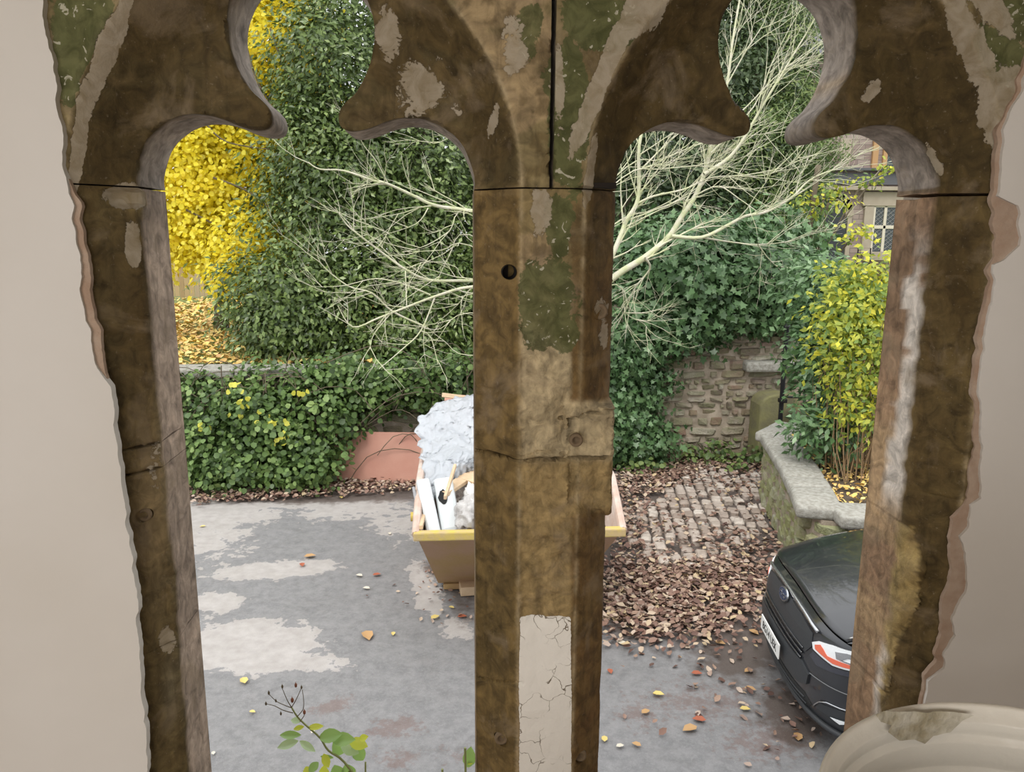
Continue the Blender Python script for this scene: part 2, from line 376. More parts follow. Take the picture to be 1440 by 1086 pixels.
def stone_piece(name, poly, base, parent, step=.005, open_sides=True, jagged=0.0, depthf=None, rgh=0.0, back=DB, label=None):
    rings = [h for h in HOLES if inside(poly, np.array([[h[0], h[1]]]))[0]]
    v, f, B = fill(poly, step, CH, rings=[h[:3] for h in rings])
    x, z = v[:, 0], v[:, 1]; d = archd(x, z); y = D0+chamfer(d)
    if depthf is not None: y = depthf(x, z, y)
    px, py = proj(np.stack([x, y, z], 1))
    nz = fbm(np.stack([x*22, z*22, x*0+3], 1), 4)-.5; nz2 = fbm(np.stack([x*70, z*70, x*0+9], 1), 3)-.5
    rough = np.zeros(len(x))+rgh
    C = np.tile(np.array(base, float), (len(x), 1))
    def blend(c, m):
        nonlocal C
        m = np.clip(m, 0, 1)[:, None]; C = C*(1-m)+np.array(c)*m
    jn = (fbm(np.stack([px/45, py/45, px*0], 1), 4)-.5)*60
    hf = fbm(np.stack([px/16, py/16, px*0+4], 1), 4)-.5; lf = fbm(np.stack([px/70, py/50, px*0+8], 1), 3)-.5
    flat = (d < .002)
    blend((.25, .19, .105), flat*(py < 470)*(.75+lf)); blend((.34, .24, .15), flat*(px < 780)*(px > 640)*soft(.02, .1, lf)*.8)
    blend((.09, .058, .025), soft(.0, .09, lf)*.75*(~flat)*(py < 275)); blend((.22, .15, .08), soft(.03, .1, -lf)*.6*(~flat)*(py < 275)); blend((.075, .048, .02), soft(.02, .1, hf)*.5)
    # broken, paint-free band on the mullion
    rb = soft(-12, 12, (py-(450+np.clip(px-737, 0, 70)*.75))+jn*.4)*soft(12, -12, (py-(872+jn*.35)))*soft(729, 737, px)*soft(807, 799, px)
    rb2 = soft(0, 12, py-556+jn*.2)*soft(12, -6, py-(722+jn*.5))*(px > 790)*(px < 870)
    rb = np.maximum(rb, rb2); up = soft(660, 640, py)
    blend(PALE, rb*up*.95); blend((.33, .23, .12), rb*(1-up)*.9); rough = np.maximum(rough, rb)
    y = y+rb*(nz*.020+nz2*.012)
    # chipped arris, left and right jambs
    ro = polymask([(1255, 735), (1285, 742), (1297, 790), (1290, 850), (1262, 905), (1250, 980), (1238, 985), (1235, 800)], px+jn*.25, py)
    blend(OCH, ro); rough = np.maximum(rough, ro)
    blend(RED, .55*gauss(px, py, 1240, 470, 40, 170)); blend(TAN, .5*gauss(px, py, 1225, 900, 40, 160))
    blend(RED, .9*((px > 803) & (px < 866) & (py > 268) & (py < 1100))*(1-rb)*(.5+nz)); blend(DK, .55*gauss(px, py, 830, 330, 30, 110)+.5*gauss(px, py, 690, 880, 40, 120))
    blend((.07, .042, .015), .8*gauss(px, py, 205, 440, 38, 110)); blend(OCH, .6*gauss(px, py, 190, 280, 34, 16)); blend(TAN, .65*gauss(px, py, 218, 720, 26, 110)); blend((.17, .14, .10), .7*gauss(px, py, 240, 970, 10, 45))
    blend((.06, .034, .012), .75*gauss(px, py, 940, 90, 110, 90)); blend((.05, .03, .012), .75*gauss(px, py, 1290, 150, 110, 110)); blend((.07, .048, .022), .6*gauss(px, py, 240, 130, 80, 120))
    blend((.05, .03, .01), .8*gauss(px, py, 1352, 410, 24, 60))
    ar = np.exp(-(d/.0035)**2)*(.55+hf*2.2); blend((.40, .31, .21), ar*.75)
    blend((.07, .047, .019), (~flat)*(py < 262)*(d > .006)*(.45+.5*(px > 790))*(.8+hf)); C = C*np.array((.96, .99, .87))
    A = np.zeros((len(x), 4))
    for k, L_ in enumerate((GREEN, CREAM, WHITE)):
        for (cx, cy, rx, ry, an, st) in L_: A[:, k] = np.maximum(A[:, k], st*gauss(px, py, cx, cy, rx, ry, an))
    A[:, 0] *= (d < .004); A[:, 2] *= soft(728, 734, px)*soft(806, 800, px)*soft(862, 872, py+jn*.3)
    A[:, 1] *= (1-rb)
    A[:, 3] = rough
    for (hx, hz, r, dp) in rings:
        y = np.where(np.hypot(x-hx, z-hz) < r, y+dp, y); 
    y = y+nz*.0036*(1+2*rough)+nz2*.0018
    be = boundary_edges(f); bi = sorted({i for e in be for i in e}); bpos = {i: k for k, i in enumerate(bi)}
    # arris wear: edges eased back a little, broken where rough
    ew = np.zeros(len(x)); bx = v[bi]
    wear = np.clip(fbm(np.stack([bx[:, 0]*30, bx[:, 1]*30, bx[:, 0]*0+5], 1), 3)-.45, 0, 1)*.03+rough[bi]*.012*vnoise(np.stack([bx[:, 0]*90, bx[:, 1]*90, bx[:, 0]*0], 1))
    y[bi] = y[bi]+.0012+wear
    V = [np.stack([x, y, z], 1)]; F = [tuple(int(i) for i in t[::-1]) for t in f]; n0 = len(x)
    fr = V[0][bi]; nrings = 6; cen = v.mean(0)
    inw = np.zeros((len(bi), 2)); 
    for a, b_ in be:
        dv = v[b_]-v[a]; nn = np.array([dv[1], -dv[0]]); nn /= (np.linalg.norm(nn)+1e-9)
        inw[bpos[a]] -= nn; inw[bpos[b_]] -= nn
    inw /= (np.linalg.norm(inw, axis=1)[:, None]+1e-9)
    for r in range(1, nrings+1):
        t = r/nrings; q = fr.copy(); q[:, 1] = fr[:, 1]*(1-t)+back*t
        j = np.clip(fbm(np.stack([fr[:, 0]*35, q[:, 1]*35, fr[:, 2]*35], 1), 3)-.42, 0, 1)*.011*math.sin(math.pi*min(t, .95))
        q[:, 0] += inw[:, 0]*j; q[:, 2] += inw[:, 1]*j; V.append(q)
    nb = len(bi)
    def idx(r, i): return i if r == 0 else n0+(r-1)*nb+bpos[i]
    for r in range(nrings):
        for a, b_ in be: F.append((idx(r, a), idx(r, b_), idx(r+1, b_), idx(r+1, a)))
    # back face
    nv = n0+nrings*nb; V.append(np.stack([x, np.full(len(x), back), z], 1)); F += [tuple(int(i)+nv for i in t) for t in f]
    V = np.concatenate(V)
    Cb = C[bi]*.55+np.array((.33, .235, .165))*.45; Ab = A[bi].copy(); Ab[:, :3] *= .0; 
    qx, qy = proj(fr); wst = ((qx > 1180) & (qx < 1320) & (qy > 330)); Ab[:, 2] = A[bi][:, 2]*wst*.0
    Cb[(qx > 1200) & (qy > 270)] = (.30, .19, .115)
    Cb[(qy < 262)] = (.34, .29, .25)
    Cb[(qx < 330) & (qy > 262)] = (.36, .28, .22)
    Ar = []
    for r in range(1, nrings+1):
        Ar.append(Ab)
    cn = fbm(np.stack([fr[:, 0]*9, fr[:, 2]*9, fr[:, 0]*0+1], 1), 4)-.5; Cb = Cb*(1+cn[:, None]*1.4); ok_ = soft(.03, .1, cn)[:, None]*(qx > 1180)[:, None]; Cb = Cb*(1-ok_*.6)+np.array((.44, .31, .17))*ok_*.6
    Cr = []
    for r in range(1, nrings+1):
        m_ = (qx > 1240)*soft(300, 420, qy)*soft(745, 690, qy)*soft(.42, .50, fbm(np.stack([qy/60, qy*0+r*.35, qy*0], 1), 4)+(.10 if r <= 2 else -.03 if r == 3 else -.2)+.05*soft(480, 560, qy)); m_ = np.maximum(m_, (qx > 1200)*(r <= 1)*soft(900, 930, qy)*.8)
        Cr.append(Cb*(1-m_[:, None])+np.array((.60, .54, .48))*m_[:, None])
    C = np.concatenate([C]+Cr+[C]); A = np.concatenate([A]+Ar+[A*0])
    if rough.max() >= 0:
        # pale worn stripe where the whitewash has run onto the reveal of the far jamb
        pass
    me = mesh_np(name, V, F, M['stone'])
    for nm, arr in (('base', np.concatenate([C, np.ones((len(C), 1))], 1)), ('paint', A)):
        at = me.color_attributes.new(nm, 'FLOAT_COLOR', 'POINT'); at.data.foreach_set('color', arr.astype(np.float32).ravel())
    o = mobj(name, me, parent); autosmooth(o, 50)
    if label: o['label'] = label
    return o

TRE = [(-.262, 3.468), (-.262, 3.49), (-.250, 3.525), (-.236, 3.546), (-.215, 3.563), (-.197, 3.572), (-.177, 3.577), (-.150, 3.577), (-.125, 3.571), (-.100, 3.561), (-.078, 3.556), (-.060, 3.558), (-.052, 3.568), (-.053, 3.584),
       (-.062, 3.597), (-.080, 3.614), (-.095, 3.638), (-.105, 3.665), (-.110, 3.695), (-.108, 3.725), (-.098, 3.752), (-.083, 3.775), (-.060, 3.794), (-.032, 3.806), (0, 3.81)]
def catmull(P, k=4):
    P = [np.array(p) for p in P]; o = []
    for i in range(len(P)-1):
        a, b, c, d = P[max(i-1, 0)], P[i], P[i+1], P[min(i+2, len(P)-1)]
        for t in range(k):
            t /= k; o.append(.5*((2*b)+(-a+c)*t+(2*a-5*b+4*c-d)*t*t+(-a+3*b-3*c+d)*t**3))
    o.append(P[-1]); return o
TREF = catmull(TRE+[(-a, b) for a, b in TRE[::-1][1:]], 3)
win = empty('window_1', (0, 0, 0), label='pair of bare stone trefoil-headed lights without glass', **ST)
G = .0012
pl = [(XL, 3.468+G), (CL-.262, 3.468+G)]+[(CL+p[0], max(p[1], 3.468+G)) for p in TREF[1:-1]]+[(CL+.262, 3.468+G), (.1392, 3.468+G), (.1385, ZT), (XL, ZT)]
stone_piece('head_stone', pl, (.105, .077, .038), win, label='left trefoil head stone with cream and green paint remains')
s = .271/.262
pr = [(.1455, 3.4675+G), (CRR-.271, 3.4675+G)]+[(CRR+p[0]*s, max(p[1], 3.468+G)) for p in TREF[1:-1]]+[(CRR+.271, 3.468+G), (XR, 3.462+G), (XR, ZT), (.1475, ZT)]
stone_piece('head_stone', pr, (.085, .056, .022), win, label='right trefoil head stone, dark brown')
def zat(px, py): return onY(px, py, 1.22)[2]
# left jamb
def leftdepth(x, z, y):
    px, py = proj(np.stack([x, y, z], 1)); m = soft(8, 0, np.abs(py-278)-8-np.clip((px-190)*.1, 0, 6))*(px > 143)*(px < 226); y = y+m*.022
    m = gauss(px, py, 238, 830, 14, 46); return y+m*.016+m*(fbm(np.stack([x*60, z*60, x*0], 1))-.5)*.03
zj = [3.468-G, zat(200, 636), zat(200, 672), zat(220, 925), ZB]
for i in range(4): stone_piece('jamb_stone', [(XL, zj[i+1]+G*.5), (-.497, zj[i+1]+G*.5), (-.497, zj[i]), (XL, zj[i])], (.125, .088, .042), win, depthf=leftdepth)
# right jamb
def rightdepth(x, z, y):
    px, py = proj(np.stack([x, y, z], 1)); n = fbm(np.stack([x*50, z*50, x*0+2], 1))-.5
    m = polymask([(1252, 735), (1283, 742), (1297, 790), (1290, 850), (1262, 905), (1240, 1000), (1215, 1000), (1215, 735)], px, py)
    y = y+m*(n*.03-.004)-.022*gauss(px, py, 1283, 795, 13, 16)
    y = y+.014*gauss(px, py, 1352, 410, 22, 48); return y
zj = [3.460, zat(1340, 700), ZB]
for i in range(2): stone_piece('jamb_stone', [(.797, zj[i+1]+G*.5), (XR, zj[i+1]+G*.5), (XR, zj[i]), (.797, zj[i]+.004)], (.115, .078, .034), win, depthf=rightdepth)
# mullion
def mulldepth(x, z, y):
    px, py = proj(np.stack([x, y, z], 1)); n = fbm(np.stack([x*30, z*30, x*0+7], 1))-.5
    top = 590-30*soft(800, 865, px)+n*10; blk = soft(-2, 3, py-top)*soft(4, -8, py-(715+n*30))*(px > 800)
    y = np.where(px > 800, y*(1-blk)+(D0+.006)*blk, y)
    sw = soft(555, 600, py+(px-800)*.2)*(1-blk)*(px > 795)*(py < 605); y = y-sw*.02
    pit = gauss(px, py, 795, 606, 9, 16); y = y+pit*.014
    st = soft(3, 0, np.abs(py-(590-22*soft(800, 865, px))))*(px > 785); y = y+st*.012
    cr = soft(2.2, .4, np.abs(py-(640+4*np.sin(px/14))))*(px < 800); y = y+cr*.007
    cr = soft(2.5, .4, np.abs(py-(955+8*soft(670, 735, px)+n*6)))*(px < 736); y = y+cr*.008
    cr = soft(2, .3, np.abs(py-(545+14*soft(680, 735, px))))*(px < 736); return y+cr*.004
zj = [3.468-G, zat(760, 642), ZB]
for i in range(2): stone_piece('mullion_stone', [(.026, zj[i+1]+G*.5), (.254, zj[i+1]+G*.5), (.254, zj[i]), (.026, zj[i])], (.185, .12, .052), win, depthf=mulldepth, step=.0045, label=('upper', 'lower')[i]+' mullion stone with scraped paint')
# holes and plugs
for k, (hx, hz, r, dp) in enumerate(HOLES):
    yy = D0+float(chamfer(archd(np.array([hx]), np.array([hz])))[0]); b = MB()
    if k == 0:
        b.lathe([(r*.98, -.006), (r*.94, .02), (r*.9, .048), (0.0001, .048)], 20, (hx, yy, hz), 'Y'); b.build('bolt_hole', M['dark'], win)
    else:
        b.lathe([(r*1.02, .004), (r*1.0, -.002), (r*.72, -.004), (r*.5, -.001), (r*.3, .006), (0.0001, .008)], 20, (hx, yy+(dp*.4 if dp > 0 else -.002), hz), 'Y'); b.build('mortar_plug', M['lead'], win, smooth=True)
q = onY(847, 262, D0+.035); b = MB(); b.box((q[0], q[1]-.012, q[2]), (.034, .03, .008)); b.build('slot', M['dark'], win, label='black slot cut in the spring of the arch')

# plaster either side, edge broken back
def ragged(pts, amp, step=.006, seed=1, Y=D0):
    P = resample([(onY(px, py, Y)[0], onY(px, py, Y)[2]) for px, py in pts], step, False)
    n = fbm(np.stack([P[:, 1]*55, P[:, 0]*0+seed, P[:, 0]*0], 1), 5)-.5
    return [(p[0]+amp*k, p[1]) for p, k in zip(P, n)]
def slab(name, poly, yf, yb, m, step, parent=None, disp=.0015, **k):
    v, f, B = fill(poly, step); x, z = v[:, 0], v[:, 1]; y = yf+(fbm(np.stack([x*6, z*6, x*0], 1), 3)-.5)*disp*2
    be = boundary_edges(f); bi = sorted({i for e in be for i in e}); bp = {i: j for j, i in enumerate(bi)}; n0 = len(x); y[bi] += .0015
    V = np.concatenate([np.stack([x, y, z], 1), np.stack([x[bi], np.full(len(bi), yb), z[bi]], 1)])
    F = [tuple(int(i) for i in t[::-1]) for t in f]+[(a, b_, n0+bp[b_], n0+bp[a]) for a, b_ in be]
    o = mobj(name, mesh_np(name, V, F, m), parent, **k); autosmooth(o, 35); return o
LE = [(52, -150), (66, 0), (78, 90), (92, 180), (97, 250), (106, 290), (118, 360), (118, 400), (128, 450), (140, 510), (158, 542), (166, 600), (178, 700), (189, 780), (196, 850), (203, 950), (209, 1040), (211, 1086), (218, 1250)]
LU = [(50, -150), (64, 0), (76, 90), (90, 180), (97, 252), (113, 285), (126, 360), (128, 390), (134, 430), (143, 470), (152, 530), (157, 560), (164, 600), (177, 700), (188, 780), (195, 850), (202, 950), (208, 1040), (210, 1086), (217, 1250)]
RE = [(1465, -150), (1452, 60), (1430, 130), (1412, 160), (1404, 190), (1398, 250), (1397, 276), (1425, 290), (1428, 345), (1405, 366), (1392, 372), (1391, 425), (1382, 460), (1371, 530), (1374, 600), (1374, 698), (1358, 708), (1357, 738), (1346, 752), (1353, 775), (1353, 830), (1345, 845), (1333, 868), (1336, 890), (1323, 915), (1322, 936), (1300, 954), (1296, 985), (1280, 1086), (1262, 1250)]
RU = [(1460, -150), (1446, 60), (1425, 130), (1407, 165), (1398, 190), (1392, 250), (1392, 284), (1396, 330), (1396, 360), (1388, 380), (1386, 430), (1374, 470), (1366, 530), (1368, 600), (1362, 670), (1358, 700), (1338, 728), (1335, 760), (1335, 800), (1324, 850), (1318, 895), (1312, 930), (1299, 948), (1294, 985), (1276, 1086), (1258, 1250)]
def side(pts, left, amp, seed):
    e = ragged(pts, amp, seed=seed)
    zt, zb = e[0][1], e[-1][1]; xf = RX0 if left else RX1
    return [(xf, RZ1), (e[0][0], RZ1)]+e+[(e[-1][0], RZ0), (xf, RZ0)]
slab('wall_front_left', side(LE, True, .012, 1), D0-.013, D0+.004, M['plaster'], .03, label='white plaster left of the stone window', **ST)
slab('undercoat', side(LU, True, .012, 1)[1:-1]+[(-.64, RZ0), (-.64, RZ1)], D0-.006, D0+.004, M['undercoat'], .012, bpy.data.objects['wall_front_left'])
slab('wall_front_right', side(RE, False, .012, 3), D0-.013, D0+.004, M['plaster'], .03, label='white plaster right of the stone window', **ST)
slab('undercoat', side(RU, False, .016, 3)[1:-1]+[(.98, RZ0), (.98, RZ1)], D0-.006, D0+.004, M['undercoat'], .012, bpy.data.objects['wall_front_right'])
#==PART2==
# ------------------------------------------------------------------ ground
def px_ground(P):
    return proj(np.stack([P[:, 0], P[:, 1], np.zeros(len(P))], 1))
def asphalt_material():
    m = bpy.data.materials.new('worn_asphalt'); m.use_nodes = True; t = m.node_tree; N = t.nodes; L = t.links; b = N['Principled BSDF']
    geo = N.new('ShaderNodeNewGeometry'); P = geo.outputs['Position']
    def noise(s, d=8, r=.6, dist=0.0):
        n = N.new('ShaderNodeTexNoise'); n.inputs['Scale'].default_value = s; n.inputs['Detail'].default_value = d; n.inputs['Roughness'].default_value = r; n.inputs['Distortion'].default_value = dist
        L.new(P, n.inputs['Vector']); return n.outputs['Fac']
    def rg(v, a, c, lo=0.0, hi=1.0):
        r = N.new('ShaderNodeMapRange'); r.inputs[1].default_value = a; r.inputs[2].default_value = c; r.inputs[3].default_value = lo; r.inputs[4].default_value = hi; L.new(v, r.inputs[0]); return r.outputs[0]
    def mix(f, a, c):
        x = N.new('ShaderNodeMix'); x.data_type = 'RGBA'
        for k, v in ((0, f), (6, a), (7, c)):
            if isinstance(v, (float, tuple)): x.inputs[k].default_value = v
            else: L.new(v, x.inputs[k])
        return x.outputs[2]
    def ma(op, a, c):
        x = N.new('ShaderNodeMath'); x.operation = op
        for k, v in ((0, a), (1, c)):
            if isinstance(v, float): x.inputs[k].default_value = v
            else: L.new(v, x.inputs[k])
        return x.outputs[0]
    at = N.new('ShaderNodeAttribute'); at.attribute_name = 'wear'; sp = N.new('ShaderNodeSeparateColor'); L.new(at.outputs['Color'], sp.inputs[0])
    n1 = noise(1.9, 12, .66, .6); n2 = noise(9, 8, .6); n3 = noise(160, 3, .6)
    col = mix(rg(n2, .35, .65), (.165, .163, .166, 1), (.225, .220, .222, 1))
    nf = noise(40, 8, .75, .3); col = mix(rg(nf, .45, .7, 0.0, .6), col, (.29, .285, .285, 1)); col = mix(rg(noise(3.3, 8, .7, 1.5), .56, .66, 0.0, .45), col, (.13, .125, .125, 1))
    pale = rg(ma('SUBTRACT', ma('MULTIPLY', sp.outputs[0], 1.1), ma('ADD', ma('MULTIPLY', rg(n1, .3, .7), .55), ma('MULTIPLY', rg(n2, .3, .7), .42))), 0.0, .06)
    col = mix(ma('MULTIPLY', pale, .85), col, mix(rg(n2, .3, .7), (.36, .33, .31, 1), (.47, .44, .42, 1)))
    red = rg(ma('SUBTRACT', ma('MULTIPLY', sp.outputs[1], 1.1), ma('ADD', ma('MULTIPLY', rg(n2, .3, .7), .5), ma('MULTIPLY', rg(noise(26, 6, .7), .3, .7), .7))), 0.0, .25)
    col = mix(ma('MULTIPLY', red, .45), col, (.17, .095, .075, 1))
    soil = rg(ma('SUBTRACT', ma('MULTIPLY', sp.outputs[2], 1.1), ma('ADD', ma('MULTIPLY', n1, .5), ma('MULTIPLY', n2, .5))), 0.0, .2)
    col = mix(ma('MULTIPLY', soil, .85), col, (.085, .06, .048, 1))
    col = mix(rg(n3, .62, .78, 0.0, .5), col, (.42, .4, .38, 1))
    L.new(col, b.inputs['Base Color']); L.new(rg(n1, .4, .6, .55, .8), b.inputs['Roughness'])
    bp = N.new('ShaderNodeBump'); bp.inputs['Strength'].default_value = .5; bp.inputs['Distance'].default_value = .006; L.new(ma('ADD', n3, ma('MULTIPLY', n2, 1.0)), bp.inputs['Height']); L.new(bp.outputs[0], b.inputs['Normal'])
    return m
M['asphalt'] = asphalt_material()
gx, gy = np.meshgrid(np.linspace(-9, 9, 300), np.linspace(1.5, 13, 240)); P = np.stack([gx.ravel(), gy.ravel()], 1)
gz = (fbm(np.stack([P[:, 0]*.6, P[:, 1]*.6, P[:, 0]*0], 1), 3)-.5)*.03-.012
ii = np.arange(240*300).reshape(240, 300); Fq = np.stack([ii[:-1, :-1].ravel(), ii[:-1, 1:].ravel(), ii[1:, 1:].ravel(), ii[1:, :-1].ravel()], 1)
me = mesh_np('ground', np.concatenate([P, gz[:, None]], 1), Fq, M['asphalt'], True)
qx, qy = px_ground(P); W = np.zeros((len(P), 4))
for (cx, cy, rx, ry, a, k, st) in [(350, 908, 100, 34, 0, 0, 1.2), (450, 930, 60, 16, 5, 0, .62), (330, 715, 110, 26, -8, 0, .85), (390, 800, 80, 14, -4, 0, .9), (300, 845, 40, 14, 0, 0, .8), (480, 705, 110, 30, 0, 0, .75), (600, 830, 22, 45, -25, 0, .85),
                                   (640, 880, 30, 22, 20, 0, .7), (300, 760, 80, 40, 0, 0, .6), (560, 730, 50, 40, 0, 0, .6), (410, 995, 60, 14, 0, 0, .35),
                                   (470, 990, 40, 14, -15, 1, .9), (560, 1020, 50, 18, -8, 1, .9), (560, 1065, 40, 20, 0, 1, .8), (990, 985, 120, 50, 0, 1, .7), (900, 1000, 50, 40, 0, 1, .7), (1080, 1040, 90, 40, 0, 1, .8), (640, 1060, 40, 30, 0, 1, .6),
                                   (960, 760, 160, 150, 0, 2, 1.1), (900, 870, 80, 40, 0, 2, .8), (1040, 900, 90, 70, 0, 2, .85), (420, 690, 260, 18, 0, 2, 1.0), (1120, 1000, 90, 60, 20, 2, .75), (630, 800, 60, 20, 0, 2, .7), (650, 850, 30, 60, 0, 2, .6)]:
    W[:, k] = np.maximum(W[:, k], st*gauss(qx, qy, cx, cy, rx, ry, a))
W[:, 3] = 1; at = me.color_attributes.new('wear', 'FLOAT_COLOR', 'POINT'); at.data.foreach_set('color', W.astype(np.float32).ravel())
mobj('ground', me, label='worn grey asphalt yard with pale patches', **ST)
boxobj('ground_verge', (-60, -14, -.5), (60, 70, -.06), M['asphalt'], **ST)
# ------------------------------------------------------------------ leaves
HEX = (np.array([(0, 0, 0), (-.30, .28, .05), (-.27, .68, .05), (0, 1, -.03), (.27, .68, .05), (.30, .28, .05), (0, .5, -.03)]), np.array([(0, 1, 6), (1, 2, 6), (2, 3, 6), (3, 4, 6), (4, 5, 6), (5, 0, 6)])[:, ::-1])
DIA = (np.array([(0, 0, 0), (-.24, .45, .06), (0, 1, 0), (.24, .45, .06)]), np.array([(0, 2, 1), (0, 3, 2)]))
LONG = (np.array([(0, 0, 0), (-.13, .4, .05), (0, 1, -.12), (.13, .4, .05)]), np.array([(0, 2, 1), (0, 3, 2)]))
ROUND = (np.array([(0, 0, 0), (-.42, .25, .07), (-.40, .68, .05), (0, 1.0, -.04), (.40, .68, .05), (.42, .25, .07)]), np.array([(0, 5, 4), (0, 4, 3), (0, 3, 2), (0, 2, 1)]))
IVY = (np.array([(0, .05, 0), (-.48, -.05, .04), (-.30, .30, 0), (-.50, .52, .05), (-.2, .60, 0), (0, 1.0, .03), (.2, .60, 0), (.50, .52, .05), (.30, .30, 0), (.48, -.05, .04)]),
       np.array([(0, 2, 1), (0, 4, 2), (2, 4, 3), (0, 6, 4), (4, 6, 5), (0, 8, 6), (6, 8, 7), (0, 9, 8)]))
CURL = (np.array([(0, 0, 0), (-.30, .30, .18), (-.25, .70, .16), (0, 1, .10), (.26, .66, .02), (.30, .28, .12), (0, .5, -.0)]), HEX[1])
def norm(a): return a/(np.linalg.norm(a, axis=1)[:, None]+1e-9)
def leaves(name, m, parent, P, Nn, D, size, tmpl, tint=None, **k):
    Vt, Ft = tmpl; n = len(P); Nn = norm(Nn); D = norm(D-(D*Nn).sum(1)[:, None]*Nn); X = np.cross(D, Nn)
    s = np.asarray(size).reshape(-1, 1, 1)*np.ones((n, 1, 1))
    V = P[:, None, :]+s*(Vt[None, :, 0:1]*X[:, None]+Vt[None, :, 1:2]*D[:, None]+Vt[None, :, 2:3]*Nn[:, None])
    F = (Ft[None]+(np.arange(n)*len(Vt))[:, None, None]).reshape(-1, 3); me = mesh_np(name, V.reshape(-1, 3), F, m)
    if tint is not None:
        a = me.attributes.new('tint', 'FLOAT', 'POINT'); a.data.foreach_set('value', np.repeat(np.clip(tint, 0, 1), len(Vt)).astype(np.float32))
    return mobj(name, me, parent, **k)
def sph(n): return norm(rng.normal(size=(n, 3)))
def clumps(blobs, per=28, crad=.22, shell=(.62, 1.05), front=.45, up=.5, droop=0.2):
    """blobs: (cx,cy,cz,rx,ry,rz,nclumps) -> leaf points, normals, directions, tint"""
    PP, NN, DD, TT = [], [], [], []
    for (cx, cy, cz, rx, ry, rz, nc) in blobs:
        d = sph(int(nc*1.8)); d = d[d[:, 1] < front][:int(nc)]; nc2 = len(d); rad = rng.uniform(shell[0], shell[1], nc2)[:, None]
        c = np.array([cx, cy, cz])+d*rad*np.array([rx, ry, rz]); t = rng.uniform(0, 1, nc2)
        k = rng.integers(0, nc2, nc2*per); off = rng.normal(size=(len(k), 3))*crad*np.array([1, 1, .75])
        PP.append(c[k]+off); on = norm(off+1e-4)
        NN.append(norm(d[k]*.6+sph(len(k))*.75+on*.35+np.array([0, -.15, up]))); DD.append(on+d[k]*.4+sph(len(k))*.6+np.array([0, 0, -droop]))
        TT.append(np.clip((t[k]-.5)*1.1+.5+rng.uniform(-.2, .2, len(k)), 0, 1))
    return np.concatenate(PP), np.concatenate(NN), np.concatenate(DD), np.concatenate(TT)
def leafmat(name, cols, rough=.42, tr=.3, spec=.5): return mat(name, cols[0], rough, rand=cols, attr='tint', trans=(tr, None), spec=spec)
M['laurel'] = leafmat('evergreen_leaves', [(.045, .07, .022), (.08, .125, .035), (.16, .23, .06), (.36, .44, .18)], .3, .25)
M['yellow'] = leafmat('yellow_leaves', [(.74, .56, .03), (.90, .78, .05), (.94, .85, .09), (.92, .86, .22)], .5, .5)
M['ivy'] = leafmat('ivy_leaves', [(.045, .085, .035), (.075, .15, .055), (.14, .25, .10), (.28, .40, .22)], .36, .22)
M['dusky'] = leafmat('dusky_leaves', [(.025, .042, .018), (.045, .075, .028), (.08, .12, .045), (.15, .20, .09)], .45, .2)
M['conifer'] = leafmat('fine_green_leaves', [(.05, .085, .03), (.10, .16, .045), (.19, .27, .08), (.32, .38, .13)], .5, .3)
M['lime'] = leafmat('yellow_green_leaves', [(.10, .18, .05), (.24, .34, .07), (.62, .62, .08), (.90, .80, .08)], .45, .4)
M['bramble'] = leafmat('bramble_leaves', [(.04, .07, .022), (.08, .14, .04), (.17, .27, .075), (.32, .43, .15)], .45, .3)
M['rose'] = leafmat('rose_leaves', [(.30, .45, .16), (.50, .62, .28), (.62, .68, .12)], .4, .4)
M['bark'] = mat('dark_bark', (.10, .075, .05), .9, noise=(12, .7, (.17, .14, .09)), bump=(40, .6))
M['palebark'] = mat('pale_lichened_bark', (.66, .62, .50), .8, noise=(9, .7, (.50, .55, .26)), bump=(60, .5))
M['litter'] = mat('dead_leaves', (.2, .1, .05), .7, rand=[(.09, .05, .04), (.20, .115, .09), (.34, .23, .17), (.16, .08, .06), (.48, .38, .31), (.50, .38, .22)], spec=.35)
M['litterlawn'] = mat('yellow_fallen_leaves', (.6, .4, .1), .7, rand=[(.50, .30, .10), (.75, .50, .14), (.85, .66, .22), (.62, .36, .16), (.80, .70, .25)])
M['grass'] = mat('lawn_grass', (.16, .2, .06), .9, noise=(6, .7, (.26, .28, .09)), bump=(60, .8))
M['earth'] = mat('bare_earth', (.085, .06, .04), .95, noise=(8, .7, (.14, .10, .07)), bump=(20, .9, .03))
LS = dict(kind='stuff')

# raised garden behind the walls
def prism(name, foot, z0, z1, m, **k):
    n = len(foot); V = [(x, y, z0) for x, y in foot]+[(x, y, z1) for x, y in foot]
    return mobj(name, mesh_np(name, V, [tuple(range(n))[::-1], tuple(range(n, 2*n))]+[(i, (i+1) % n, (i+1) % n+n, i+n) for i in range(n)], m), **k)
prism('garden_ground', [(-30, 11.15), (2.2, 11.15), (2.25, 11.75), (40, 11.75), (40, 60), (-30, 60)], -.2, 1.44, M['grass'], label='raised lawn behind the boundary wall', **ST)
